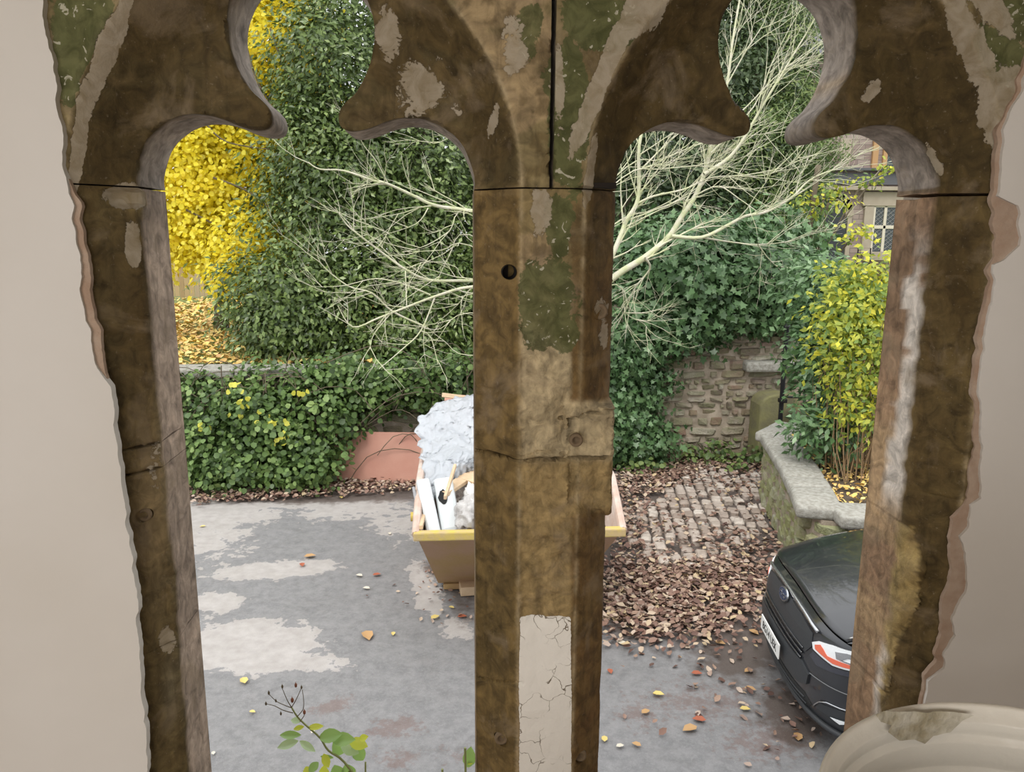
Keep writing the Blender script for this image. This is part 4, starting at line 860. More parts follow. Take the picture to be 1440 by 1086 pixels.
R_ = [([(775, 480), (820, 430), (866, 388), (907, 362), (940, 334), (957, 307), (978, 275), (990, 245), (998, 216), (1004, 190), (1022, 120), (1030, 60), (1040, 0)], .055, .012),
      ([(990, 245), (1025, 222), (1048, 192), (1066, 160), (1090, 120), (1120, 70), (1150, 20)], .026, .006),
      ([(945, 332), (987, 334), (1025, 316), (1048, 304), (1078, 298), (1113, 278), (1134, 257), (1155, 245), (1184, 234), (1200, 219)], .026, .005),
      ([(790, 470), (850, 380), (872, 334), (881, 310), (895, 287), (899, 257), (899, 204), (915, 140)], .042, .018),
      ([(987, 334), (1025, 340), (1066, 344), (1113, 340)], .014, .004), ([(1066, 344), (1080, 363), (1100, 382)], .010, .003),
      ([(907, 363), (914, 378), (893, 405), (880, 434), (866, 462)], .016, .005), ([(895, 287), (919, 276), (963, 266), (1000, 250), (1050, 246), (1100, 236)], .016, .004),
      ([(872, 310), (910, 298), (950, 278), (1000, 240), (1060, 215)], .012, .003), ([(881, 235), (930, 225), (990, 200), (1060, 190), (1110, 185)], .010, .003), ([(875, 250), (930, 238), (1000, 234), (1060, 248), (1110, 232), (1150, 190)], .010, .003),
      ([(978, 275), (1010, 262), (1040, 280), (1064, 297)], .010, .004), ([(978, 285), (990, 320), (1010, 340)], .008, .003), ([(1004, 190), (1050, 150), (1100, 100), (1140, 90)], .010, .003), ([(1000, 215), (1060, 150), (1085, 90), (1110, 40)], .010, .003),
      ([(1022, 120), (1050, 70), (1075, 30), (1090, -20)], .009, .003), ([(866, 400), (880, 440), (905, 455), (915, 470)], .008, .003), ([(900, 240), (940, 200), (975, 172)], .012, .004), ([(895, 287), (915, 240), (930, 190)], .010, .003)]
L_ = [([(775, 400), (715, 310), (658, 296), (612, 289), (579, 274), (546, 259), (526, 254), (483, 240), (450, 238), (433, 228)], .030, .006), ([(770, 470), (720, 400), (660, 395), (605, 394), (572, 380), (533, 352), (503, 329), (486, 314), (471, 291)], .026, .005),
      ([(770, 480), (715, 410), (660, 404), (612, 417), (572, 432), (533, 447), (496, 460), (475, 430)], .028, .005), ([(605, 415), (566, 399), (529, 392), (496, 399)], .012, .004), ([(599, 460), (552, 438), (523, 412), (489, 402), (450, 369), (448, 342)], .013, .004),
      ([(612, 417), (592, 465), (566, 491), (533, 519)], .011, .004), ([(592, 465), (606, 475), (616, 513)], .007, .003), ([(552, 438), (526, 470), (520, 492)], .006, .002), ([(658, 300), (632, 325), (600, 345), (566, 355)], .010, .003), ([(602, 293), (585, 315), (538, 331)], .008, .002),
      ([(546, 259), (530, 228), (512, 205), (505, 190)], .008, .003), ([(612, 289), (590, 292), (560, 301), (500, 310)], .009, .002), ([(660, 345), (620, 352), (566, 354)], .009, .003), ([(660, 330), (632, 360), (615, 395)], .007, .003), ([(660, 500), (625, 480), (600, 460)], .008, .003), ([(660, 204), (610, 202), (590, 190)], .008, .002), ([(570, 380), (572, 430)], .008, .004),
      ([(660, 395), (640, 375), (600, 368), (575, 378)], .008, .003), ([(660, 440), (620, 462), (596, 462)], .008, .003)]
for pts, r0, r1 in R_: br(pts, 10.05, 10.5-random.uniform(0, .9), r0, r1, ST_)
for pts, r0, r1 in L_: br(pts, 10.0, 9.8-random.uniform(0, .6), r0, r1, ST_)
b = MB()
def twig(p, d, l, r, dep):
    pts = [p]; 
    for i in range(4): 
        d = (d+Vector((random.uniform(-.35, .35), random.uniform(-.2, .2), random.uniform(-.25, .35)))*.6).normalized(); pts.append(pts[-1]+d*l/4)
    b.tube(pts, [r, r*.8, r*.6, r*.45, r*.25], 4, False)
    if dep > 0:
        for k in range(random.randint(1, 3)):
            i = random.randint(1, 3); twig(pts[i], (d+Vector((random.uniform(-1, 1), random.uniform(-.4, .4), random.uniform(-.7, .9)))*.8).normalized(), l*random.uniform(.45, .75), r*.6, dep-1)
for bi_, (c, R) in enumerate(ST_):
    nn = int(len(c)*(.5 if bi_ < len(R_) else .26))
    for k in range(nn):
        i = random.randint(len(c)//4, len(c)-2); p = Vector(c[i]); d = (Vector(c[i+1])-p).normalized(); q = proj(np.array(p)+OFF)
        twig(p, (d+Vector((random.uniform(-1, 1), random.uniform(-.4, .2), random.uniform(-.6, .8)))*.9).normalized(), random.uniform(.3, 1.0), max(.0055, R[i]*.42), 2)
b.build('twigs', M['palebark'], bt, smooth=True, fix=False, **LS)
#==PART3==
#==PART3==
# ------------------------------------------------------------------ skip
M['skip'] = mat('worn_yellow_skip_paint', (.40, .25, .16), .75, noise=(3, .6, (.36, .24, .07)), bump=(25, .4), metal=0)
M['skiprim'] = mat('yellow_skip_lip', (.55, .42, .08), .6, noise=(14, .7, (.45, .33, .22)), bump=(30, .4))
M['skipside'] = mat('faded_pink_skip_rail', (.50, .36, .29), .7, noise=(9, .6, (.62, .55, .5)), bump=(30, .4))
M['skipin'] = mat('rusty_skip_inside', (.20, .12, .08), .85, noise=(6, .7, (.3, .2, .14)))
sk = empty('skip', (.48, 7.6, 0), label='battered yellow builders skip full of rubbish, behind the centre mullion', category='skip')
xl, xr, zf, zs = -.84, .86, 1.0, 1.22; yf, yb = -1.67, 1.35
wl, wr = -.70, .72
def plate(name, q, m, th=.03, parent=sk, **k):
    """flat four-cornered plate with thickness"""
    a = [Vector(p) for p in q]; n = (a[1]-a[0]).cross(a[2]-a[0]).normalized()*th; V = a+[p+n for p in a]; b = MB(); k_ = len(a)
    b.add(V, [tuple(range(k_))[::-1], tuple(range(k_, 2*k_))]+[(i, (i+1) % k_, (i+1) % k_+k_, i+k_) for i in range(k_)]); return b.build(name, m, parent, **k)
plate('end_panel', [(xl, yf, zf), (xr, yf, zf), (wr, yf+1.08, .06), (wl, yf+1.08, .06)], M['skip'])
plate('end_panel', [(wl, yb-.9, .06), (wr, yb-.9, .06), (xr, yb, zf), (xl, yb, zf)], M['skip'])
plate('side_panel', [(xl, yf, zf), (wl, yf+1.08, .06), (wl, yb-.9, .06), (xl, yb, zf), (xl, yb-.7, zs), (xl, yf+.75, zs)], M['skipside'])
plate('side_panel', [(xr, yf, zf), (xr+.04, yf+.75, zs), (xr+.08, yb-.7, zs), (xr, yb, zf), (wr, yb-.9, .06), (wr, yf+1.08, .06)], M['skipside'])
plate('floor_panel', [(wl, yf+1.08, .06), (wr, yf+1.08, .06), (wr, yb-.9, .06), (wl, yb-.9, .06)], M['skipin'])
for yy in (yf, yb): b = MB(); b.box(((xl+xr)/2, yy, zf-.01), (xr-xl+.04, .07, .075), bev=.012); b.build('lip', M['skiprim'], sk, label='yellow front lip' if yy == yf else 'yellow rear lip')
b = MB(); b.tube([(xl, yf, zf), (xl, yf+.75, zs), (xl, yb-.7, zs), (xl, yb, zf)], .035, 8); b.build('side_rail', M['skipside'], sk)
b = MB(); b.tube([(xr, yf, zf), (xr+.05, yf+.75, zs), (xr+.09, yb-.7, zs), (xr, yb, zf)], .035, 8); b.build('side_rail', M['skipside'], sk)
for i in range(3): b = MB(); b.tube([(xr+.03+i*.015, yf+.35+i*.7, zs-.12), (wr+.03, yf+1.15+i*.3, .2)], .022, 6); b.build('side_rib', M['skipside'], sk)
for sx_ in (xl-.05, xr+.07):
    for yy in (-.6, .5): b = MB(); b.lathe([(.0, -.06), (.045, -.06), (.045, .06), (0, .06)], 14, (sx_, yy, .75), 'X'); b.build('lifting_lug', M['skiprim'], sk)
for yy in (yf+1.1, yb-1.0): b = MB(); b.box((0, yy, .03), (1.3, .1, .06), bev=.01); b.build('skid', M['skip'], sk)
# rubble fill inside
gx2, gy2 = np.meshgrid(np.linspace(-.70, .72, 50), np.linspace(-1.6, 1.28, 70)); pz = .62+fbm(np.stack([gx2.ravel()*5, gy2.ravel()*5, gx2.ravel()*0], 1), 4)*.42
pz = pz+.14*np.clip(gy2.ravel()+1.3, 0, 1); Pg = np.stack([gx2.ravel()+.48, gy2.ravel()+7.6, pz], 1)
M['rubble'] = mat('plaster_rubble', (.42, .36, .30), .95, noise=(14, .9, (.2, .15, .12)), bump=(40, 1, .03))
ly = Pg[:, 1]-7.6; Pg[:, 2] = np.maximum(Pg[:, 2], np.maximum(1.04-(ly+1.67)*.87, 1.04-(1.35-ly)*1.04)); b = MB(); b.grid(Pg.reshape(70, 50, 3)); b.build('plaster_rubble', M['rubble'], None, fix=False, label='heap of broken plaster and dust filling the skip', category='rubble', **LS)
wm = mat('white_plastic', (.56, .59, .60), .35); grey = mat('grey_felt', (.30, .30, .31), .9, bump=(40, .5)); bk = mat('black_hole', (.01, .01, .01), .9)
pine = mat('raw_timber', (.62, .46, .30), .7, noise=(9, .5, (.48, .33, .2)), bump=(30, .3))
def put(o_, px, py, z): q = onZ(px, py, z); o_.location = (q[0], q[1], z); return o_
# white plastic cistern-like casing standing on end
t = empty('plastic_casing', label='white moulded plastic casing with a ragged dark hole in the skip corner', category='plastic casing'); q = onZ(618, 750, .95)
t.location = (q[0]+.03, q[1]+.10, .93); t.rotation_euler = (math.radians(-50), math.radians(-6), math.radians(4))
b = MB(); b.box((-.10, 0, .22), (.12, .16, .56), bev=.025, ry=-.08); b.build('outer_shell', wm, t, smooth=False)
b = MB(); b.box((.06, .02, .24), (.17, .12, .54), bev=.03, ry=-.03); b.build('inner_shell', wm, t)
b = MB(); b.box((-.19, .03, .20), (.025, .14, .50), bev=.006, ry=-.08); b.build('side_flange', grey, t)
V = [(0, 0, 0)]+[(.038*random.uniform(.8, 1.2)*math.cos(a), 0, .075*random.uniform(.85, 1.15)*math.sin(a)) for a in np.linspace(0, 6.28, 15)[:-1]]
b = MB(); b.add(V+[(x, .012, z) for x, y, z in V], [(0, i, i % 14+1) for i in range(1, 15)]+[(i, i % 14+1, i % 14+16, i+15) for i in range(1, 15)]); b.build('broken_hole', bk, t, loc=(.035, -.048, .30))
# rubble sack
def blob(name, c, r, m, seed, crumple=.25, sub=4, sq=(1, 1, 1), **k):
    bm = bmesh.new(); bmesh.ops.create_icosphere(bm, subdivisions=sub, radius=1); V = np.array([tuple(v.co) for v in bm.verts])
    n1 = fbm(V*2.2+seed, 4)-.5; n2 = np.abs(fbm(V*5+seed*2, 3)-.5); s = 1+crumple*(n1*1.6-n2*1.3); V = V*s[:, None]*np.array(r)
    for v, p in zip(bm.verts, V): v.co = p
    me = bpy.data.meshes.new(name); bm.to_mesh(me); bm.free(); me.polygons.foreach_set('use_smooth', np.ones(len(me.polygons), bool)); me.materials.append(m); return mobj(name, me, None, c, **k)
sackm = mat('dirty_woven_sack', (.55, .54, .53), .85, noise=(10, .7, (.36, .34, .33)), bump=(60, .6))
q = onZ(660, 718, 1.1); t = blob('rubble_sack', (q[0], q[1], 1.06), (.13, .2, .15), sackm, 3, .6, label='crumpled grey rubble sack beside the white casing in the skip', category='sack')
q = onZ(668, 700, 1.12); blob('crumpled_paper', (q[0], q[1], 1.10), (.10, .30, .12), mat('white_crumpled_paper', (.72, .71, .69), .8), 8, 1.0, label='crumpled white sheet next to the grey sack in the skip', category='paper')
for i, (x0, y0, x1, y1, z, wd, nm) in enumerate([(622, 694, 668, 664, 1.18, .13, 'short pale timber plank lying across the sack in the skip'), (640, 668, 690, 682, 1.2, .11, 'broken timber batten on top of the short plank'), (626, 700, 640, 655, 1.3, .025, 'thin pale stick leaning out of the plastic sheet'), (650, 652, 700, 610, 1.26, .12, 'pale board sloping up towards the back of the skip'),
                                            (604, 690, 592, 742, 1.02, .03, 'thin batten lying along the side of the skip')]):
    a = onZ(x0, y0, z); c = onZ(x1, y1, z+.03); d = c-a; l = np.linalg.norm(d); b = MB(); b.box((0, 0, 0), (l, wd, .035), bev=.004)
    b.build('timber_plank', pine, None, loc=tuple((a+c)/2), label=nm, category='timber', group='timber offcuts in the skip').rotation_euler = (random.uniform(-.2, .2), -math.asin(d[2]/l), math.atan2(d[1], d[0]))
rp = mat('red_pink_board', (.43, .20, .145), .55, noise=(3, .6, (.50, .27, .20)), bump=(20, .15))
t = empty('cardboard_sheet', label='pinkish board propped at the very back of the skip', category='board'); q = onY(645, 590, 8.6); t.location = tuple(q)
b = MB(); b.box((.25, 0, .05), (.85, .03, .42), rx=-.35, ry=.10, bev=.004); b.build('sheet', mat('pink_card', (.66, .36, .28), .8), t)
b = MB(); b.box((.25, -.06, .24), (.88, .03, .05), rx=-.35, ry=.14, bev=.004); b.build('edge_batten', pine, t)
# translucent plastic sheeting
pm = mat('clear_plastic_sheeting', (.68, .71, .75), .22, trans=(.45, (.85, .88, .92)), bump=(14, .8, .03), spec=.8)
pm.node_tree.nodes['Principled BSDF'].inputs['Alpha'].default_value = .86
rows = [(556, 640, 720), (566, 618, 730), (580, 596, 735), (600, 585, 735), (622, 590, 730), (640, 592, 705), (655, 593, 672), (668, 594, 655), (680, 596, 640), (690, 598, 622), (700, 602, 614)]
Ys = -.25+np.interp([r[0] for r in rows], [556, 600, 650, 700], [8.5, 8.0, 7.3, 6.85]); rr_ = []
ya = np.linspace(556, 700, 90); la = np.interp(ya, [r[0] for r in rows], [r[1] for r in rows]); ra = np.interp(ya, [r[0] for r in rows], [r[2] for r in rows]); Ya = np.interp(ya, [r[0] for r in rows], Ys)
G3 = np.zeros((90, 80, 3))
for i in range(90):
    for j in range(80):
        s = j/79; px = la[i]+(ra[i]-la[i])*s+3.5*math.sin(i*.55+s*9)*(s < .5); G3[i, j] = onY(px, ya[i], Ya[i]-.16*math.sin(math.pi*s))
p = G3.reshape(-1, 3); n1 = fbm(p*np.array([7, 3, 3]), 4); rid = 1-np.abs(2*fbm(p*np.array([13, 6, 4])+4, 4)-1)*3; G3[:, :, 1] -= ((n1-.5)*.28+rid*.05).reshape(90, 80); G3[:, :, 2] += ((fbm(p*6+9, 3)-.5)*.12).reshape(90, 80)
b = MB(); b.grid(G3); o = b.build('plastic_sheet', pm, None, smooth=True, fix=False, label='crumpled translucent white plastic sheeting spilling over the skip', category='plastic sheet')
md = o.modifiers.new('s', 'SOLIDIFY'); md.thickness = .004
# leaning board
A, B_ = onZ(457, 679, 0.0), onZ(600, 681, 0.0); tl = onY(474, 607, A[1]+.18); w_ = np.linalg.norm(B_-A); t = empty('leaning_board', tuple(A), label='flat reddish-brown board leaning on the brambles left of the skip', category='board')
u = Vector(B_-A).normalized(); up = Vector(tl-A); n = u.cross(up).normalized()*.02; V = [Vector((0, 0, 0)), u*w_, u*w_+up, up]; b = MB(); b.add(V+[v+n for v in V], [(0, 1, 2, 3), (7, 6, 5, 4), (0, 4, 5, 1), (1, 5, 6, 2), (2, 6, 7, 3), (3, 7, 4, 0)])
b.build('panel', rp, t)
b = MB(); b.tube([V[0]+n*.5, V[1]+n*.5], .012, 6); b.build('bottom_edge', mat('chipped_edge', (.3, .14, .1), .8), t)
# brick by the skip
q = onZ(658, 828, .03); b = MB(); b.box((0, 0, .045), (.16, .2, .09), bev=.008, rz=.1); b.build('timber_block', pine, None, loc=(q[0], q[1], 0), label='small timber block on the ground against the skip base', category='block')

# ------------------------------------------------------------------ car
CX, CY = 2.32, 5.07
paint = mat('black_car_paint', (.012, .013, .017), .28, coat=.8, noise=(5, .35, (.03, .032, .038)), spec=.6); trimm = mat('dark_plastic_trim', (.035, .038, .042), .5, bump=(200, .1)); glass = mat('car_glass', (.02, .025, .028), .06, spec=.8)
chrome = mat('satin_chrome', (.50, .51, .53), .22, metal=.9); lensm = mat('headlight_lens', (.82, .84, .86), .12, coat=1.0); amber = mat('orange_reflector', (.75, .16, .09), .25); rubber = mat('tyre_rubber', (.02, .02, .02), .85); alloy = mat('alloy_wheel', (.45, .46, .48), .3, metal=.9)
car = empty('car', (CX, CY, 0), -.12, label='dark grey-black car parked nose-in at the right, beside the curved wall', category='car')
def Uth(th): return .50*(1-abs(math.cos(th))**.7)
def Vth(th): return math.copysign(.86*abs(math.sin(th))**.75, th)
PW = ([.16, .22, .30, .42, .52, .60, .70, .78, .84], [.16, .07, .015, .0, .0, .015, .03, .055, .12])
def H(th, w_, off=0.0):
    """point on the nose surface: th is the angle round the plan of the nose, w_ the height"""
    def raw(t, ww):
        k = abs(math.cos(t)); pw = np.interp(ww, *PW); v = Vth(t); return Vector((Uth(t)+pw*(.35+.65*k), v*(1-.25*pw*(1-k)), ww+np.interp(ww, [.2, .3, .6, .84], [0, .02, .05, .065])))
    p = raw(th, w_)
    if off:
        e = .02; a = raw(th+e, w_)-raw(th-e, w_); c = raw(th, w_+e)-raw(th, w_-e); n = a.cross(c); n = n.normalized() if n.length > 0 else Vector((-1, 0, 0))
        if n.x > 0 and abs(n.x) > .3: n = -n
        if abs(n.x) <= .3 and n.y*v_sign(th) < 0: n = -n
        p = p+n*off
    return p
def v_sign(t): return 1 if t > 0 else -1
def edge_w(v): return .84-.055*(abs(v)/.8)**2
def nose_grid(name, t0, t1, w0, w1, m, off=0.0, nt_=40, nw=16, parent=None, **k):
    b = MB(); G = np.array([[tuple(H(t, (w0 if not callable(w0) else w0(t))+((w1(t) if callable(w1) else w1)-(w0 if not callable(w0) else w0(t)))*j/nw, off)) for j in range(nw+1)] for t in np.linspace(t0, t1, nt_)])
    b.grid(G); return b.build(name, m, parent or car, smooth=True, fix=False, **k)
R90 = math.radians(89.9); rad = math.radians
nose_grid('bumper', -R90, R90, .16, lambda t: edge_w(Vth(t)), paint, nt_=90, nw=34)
def nose_patch(name, poly, m, off, parent=None, step=.03, **k):
    """poly in (angle degrees, height)"""
    sc_ = 1/100.0; v, f, B = fill([(a*sc_, w_) for a, w_ in poly], step, clear=.5); P = [tuple(H(rad(x/sc_), z, off)) for x, z in v]; Pb = [tuple(H(rad(x/sc_), z, -.01)) for x, z in v]; n = len(P)
    be = boundary_edges(f); F = [tuple(int(i) for i in t) for t in f]+[(a, b_, b_+n, a+n) for a, b_ in be]; b = MB(); b.add(P+Pb, F); return b.build(name, m, parent or car, smooth=False, **k)
# angles are negative on the near side (towards the house)
nose_patch('upper_grille', [(-27, .60), (-31, .66), (-29, .735), (-15, .775), (0, .785), (15, .775), (29, .735), (31, .66), (27, .60)], trimm, .006)
b = MB(); b.tube([H(rad(a), .80-.03*(abs(a)/32)**2, .012) for a in range(-33, 34, 3)], .014, 6); b.build('grille_bar', chrome, car, smooth=True, label='chrome bar along the top of the grille')
for k_ in range(3): b = MB(); b.tube([H(rad(a), .555+k_*.032-.01*(abs(a)/25)**2, .010) for a in range(-25, 26, 3)], .007, 6); b.build('grille_slat', paint, car, smooth=True)
nose_patch('plate_panel', [(-24, .38), (-33, .42), (-34, .49), (-26, .535), (0, .54), (26, .535), (34, .49), (33, .42), (24, .38)], trimm, .016)
nose_patch('lower_intake', [(-30, .25), (-36, .30), (-30, .345), (0, .35), (30, .345), (36, .30), (30, .25)], rubber, .004)
for k_ in range(2): b = MB(); b.tube([H(rad(a), .275+k_*.04, .008) for a in range(-30, 31, 3)], .006, 6); b.build('grille_slat', trimm, car, smooth=True)
b = MB(); b.tube([H(rad(a), .225, .012) for a in range(-84, 85, 4)], [.022]*43, 8); b.build('splitter', trimm, car, smooth=True)
# badge
bo = H(0, .765, .02); bd = empty('badge'); bd.parent = car; bd.location = (bo.x, bo.y+.0, bo.z); bd.rotation_euler = (0, math.radians(14), 0)
def oval(name, a, c, x, m, parent, th=.008):
    b = MB(); n = 32; V = [(x-th, a*math.cos(i*2*math.pi/n), c*math.sin(i*2*math.pi/n)) for i in range(n)]+[(x+.004, a*math.cos(i*2*math.pi/n), c*math.sin(i*2*math.pi/n)) for i in range(n)]
    b.add(V, [tuple(range(n))]+[(i, (i+1) % n, (i+1) % n+n, i+n) for i in range(n)]); return b.build(name, m, parent)
oval('badge_rim', .088, .046, 0, chrome, bd); oval('badge_field', .076, .037, -.003, mat('badge_blue_black', (.03, .045, .09), .3), bd)
def text(name, s, size, m, parent, loc_, rot, ext=.001, shear=0, sxy=1.0):
    c = bpy.data.curves.new(name, 'FONT'); c.body = s; c.size = size; c.align_x = 'CENTER'; c.align_y = 'CENTER'; c.extrude = ext; c.shear = shear; c.resolution_u = 3; c.materials.append(m)
    tmp = bpy.data.objects.new(name, c); COL.objects.link(tmp); bpy.context.view_layer.update(); me = bpy.data.meshes.new_from_object(tmp.evaluated_get(bpy.context.evaluated_depsgraph_get())); bpy.data.objects.remove(tmp)
    o = bpy.data.objects.new(name, me); o.location = loc_; o.rotation_euler = rot; o.scale = (sxy, 1, 1); return link(o, parent)
RT = (math.radians(90), 0, math.radians(-90))
text('badge_script', 'Ford', .056, chrome, bd, (-.0125, 0, 0), RT, .001, .4, 1.15)
# number plate
np0 = H(0, .46, .034); pl_ = MB(); pl_.box((0, 0, 0), (.010, .46, .112), bev=.003); npo = pl_.build('number_plate', mat('plate_white', (.80, .80, .78), .35), car, loc=(np0.x-.012, 0, np0.z)); npo.rotation_euler = (0, 0, 0)
text('plate_lettering', 'BG14 UEK', .084, mat('plate_black', (.01, .01, .01), .5), npo, (-.0065, 0, -.002), RT, .0008, 0, .96)
# headlights, fog lights, both sides
for sg in (-1, 1):
    hl = nose_patch('headlight', [(sg*a, w_) for a, w_ in [(-33, .655), (-31, .69), (-36, .725), (-46, .75), (-64, .77), (-84, .79), (-88, .74), (-86, .69), (-70, .66), (-50, .635)]], lensm, .010)
    nose_patch('indicator', [(sg*a, w_) for a, w_ in [(-35, .668), (-34, .69), (-38, .712), (-41, .70), (-45, .675), (-86, .70), (-86, .692), (-70, .672), (-50, .648)]], amber, .014, hl)
    nose_patch('projector', [(sg*a, w_) for a, w_ in [(-52, .69), (-50, .725), (-58, .745), (-76, .76), (-84, .755), (-84, .735), (-60, .72), (-56, .695), (-72, .70), (-74, .69)]], chrome, .015, hl)
    nose_patch('headlight_brow', [(sg*a, w_) for a, w_ in [(-31, .60), (-33, .64), (-50, .622), (-70, .648), (-86, .675), (-86, .655), (-70, .62), (-50, .59), (-38, .575)]], mat('paint_sheen_%d' % (sg+1), (.03, .032, .045), .25, coat=1), .006)
    fp = nose_patch('fog_light_pod', [(sg*a, w_) for a, w_ in [(-40, .29), (-44, .36), (-60, .385), (-84, .385), (-84, .27), (-60, .26)]], trimm, .006)
    nose_patch('fog_light', [(sg*a, w_) for a, w_ in [(-52, .315), (-66, .345), (-74, .335), (-75, .31), (-68, .292), (-60, .295)]], glass, .012, fp)
    nose_patch('fog_reflector', [(sg*a, w_) for a, w_ in [(-53, .316), (-70, .335), (-60, .30)]], lensm, .016, fp)
    b = MB(); b.tube([H(sg*rad(-a), w_, .010) for a, w_ in [(38, .30), (40, .33), (44, .37), (50, .395), (60, .40), (75, .40), (86, .40)]], .005, 6); b.build('fog_trim', chrome, car, smooth=True)
    b = MB(); b.tube([H(sg*rad(-a), .50-.0*a, .003) for a in range(34, 88, 4)], .0035, 5); b.build('panel_seam', mat('seam_%d' % (sg+1), (.15, .155, .16), .6), car)
# bonnet
def bonnet(s, t):
    vf = t*.74; th = math.asin(min(1, (abs(vf)/.86)**(1/.75)))*(1 if vf > 0 else -1); f0 = H(th, edge_w(vf)); bk_ = Vector((1.28, t*.74, 1.12-.04*t*t)); p = f0.lerp(bk_, s)
    p.z += .055*math.sin(math.pi*min(1, s*.95+.02))**.8+.012*math.exp(-((abs(t)-.62)/.08)**2)*s; return p
b = MB(); b.grid(np.array([[tuple(bonnet(s, t)+Vector((0, 0, .006))) for t in np.linspace(-1, 1, 41)] for s in np.linspace(0, 1, 26)])); o = b.build('bonnet', paint, car, smooth=True, fix=False)
md = o.modifiers.new('s', 'SOLIDIFY'); md.thickness = .01
b = MB(); b.tube([bonnet(s, -.90)+Vector((0, 0, .010)) for s in np.linspace(.02, 1, 20)], .004, 5); b.tube([bonnet(s, .90)+Vector((0, 0, .010)) for s in np.linspace(.02, 1, 20)], .004, 5); b.build('bonnet_seam', chrome, car)
# sides
def sidev(u_, w_): return .86-.05*max(0, (w_-.62)/.4)**2-.03*max(0, (.4-w_)/.2)-.06*max(0, (u_-3.6)/.8)**2
def belt(u_): return float(np.interp(u_, [.45, 1.28, 3.0, 4.3], [.85, 1.05, 1.08, 1.10]))
def body_side(name, u0, u1, sg, m, arch=None):
    top = [(u_, belt(u_)) for u_ in np.linspace(u1, u0, 8)]; bot = []
    if arch:
        c0, r_ = arch; bot = [(u0, .2)] if u0 < c0-r_ else []
        if u0 < c0-r_: bot += [(c0-r_, .2)]
        bot += [(c0-r_*math.cos(a), .33+r_*math.sin(a)) for a in np.linspace(0, math.pi, 15) if u0 <= c0-r_*math.cos(a) <= u1]
        if u1 > c0+r_: bot += [(c0+r_, .2), (u1, .2)]
    else: bot = [(u0, .2), (u1, .2)]
    v, f, B = fill(bot+top, .08); P = [(x, sg*sidev(x, z), z) for x, z in v]; b = MB(); b.add(P, [tuple(int(i) for i in t) for t in f]); o = b.build(name, m, car, smooth=True); md = o.modifiers.new('s', 'SOLIDIFY'); md.thickness = .015; return o
def whl(u_, sg):
    wv = empty('wheel'); wv.parent = car; wv.location = (u_, sg*.76, .33); b = MB(); b.lathe([(.20, -.10), (.29, -.10), (.325, -.07), (.33, 0), (.325, .07), (.29, .10), (.20, .10)], 32, (0, 0, 0), 'Y'); b.build('tyre', rubber, wv, smooth=True)
    b = MB(); b.lathe([(.21, sg*.085), (.19, sg*.05), (.05, sg*.06), (0.001, sg*.07)], 24, (0, 0, 0), 'Y')
    for k_ in range(5):
        a = k_*2*math.pi/5; b.box((.12*math.cos(a), sg*.075, .12*math.sin(a)), (.16, .03, .05), ry=-a, bev=.006)
    b.build('wheel_rim', alloy, wv)
for sg in (-1, 1):
    body_side('wing', .45, 1.34, sg, paint, (.95, .37)); body_side('front_door', 1.35, 2.25, sg, paint); body_side('rear_door', 2.26, 3.05, sg, paint); body_side('rear_wing', 3.06, 4.3, sg, paint, (3.5, .37))
    for u_ in (.95, 3.5): whl(u_, sg)
    # strip between bonnet and wing
    b = MB(); b.grid(np.array([[tuple(bonnet(s, sg*1.0).lerp(Vector((max(.45, bonnet(s, 1).x), sg*sidev(max(.45, bonnet(s, 1).x), belt(max(.45, bonnet(s, 1).x))), belt(max(.45, bonnet(s, 1).x)))), k_)+Vector((0, 0, .012*math.sin(math.pi*k_)))) for k_ in np.linspace(0, 1, 6)] for s in np.linspace(0, 1, 20)])); b.build('wing_top', paint, car, smooth=True, fix=False)
    b = MB(); b.add([(1.62, sg*.83, 1.01), (2.98, sg*.83, 1.05), (2.9, sg*.66, 1.47), (2.15, sg*.66, 1.47)], [(0, 1, 2, 3)]); o = b.build('side_window', glass, car); md = o.modifiers.new('s', 'SOLIDIFY'); md.thickness = .01
    b = MB(); b.add([(3.04, sg*.83, 1.05), (3.85, sg*.78, 1.08), (3.6, sg*.66, 1.44), (2.98, sg*.66, 1.47)], [(0, 1, 2, 3)]); o = b.build('quarter_window', glass, car); md = o.modifiers.new('s', 'SOLIDIFY'); md.thickness = .01
    b = MB(); b.tube([(1.28, sg*.80, 1.0), (1.7, sg*.74, 1.25), (2.1, sg*.67, 1.47), (2.9, sg*.67, 1.50), (3.7, sg*.67, 1.45), (4.05, sg*.74, 1.08)], .035, 8); b.build('roof_pillar', paint, car, smooth=True)
    b = MB(); b.box((1.72, sg*.98, 1.06), (.10, .2, .14), bev=.03); b.build('wing_mirror', paint, car, smooth=True)
def sheet(name, a, c, m, bulge=.04, n=10):
    b = MB(); b.grid(np.array([[tuple(Vector(a[0]).lerp(Vector(a[1]), t).lerp(Vector(c[0]).lerp(Vector(c[1]), t), s)+Vector((-bulge*math.sin(math.pi*t)*(1 if name == 'windscreen' else 0), 0, bulge*math.sin(math.pi*t)))) for t in np.linspace(0, 1, n)] for s in np.linspace(0, 1, n)])); o = b.build(name, m, car, smooth=True, fix=False); md = o.modifiers.new('s', 'SOLIDIFY'); md.thickness = .01; return o
sheet('windscreen', [(1.27, -.76, 1.03), (1.27, .76, 1.03)], [(2.1, -.65, 1.47), (2.1, .65, 1.47)], glass)
sheet('roof', [(2.09, -.66, 1.48), (2.09, .66, 1.48)], [(3.75, -.66, 1.45), (3.75, .66, 1.45)], paint, .05)
sheet('tailgate', [(3.74, -.66, 1.45), (3.74, .66, 1.45)], [(4.3, -.80, .9), (4.3, .80, .9)], glass, .03)
sheet('rear_bumper', [(4.3, -.80, 1.05), (4.3, .80, 1.05)], [(4.32, -.80, .22), (4.32, .80, .22)], paint, .0)
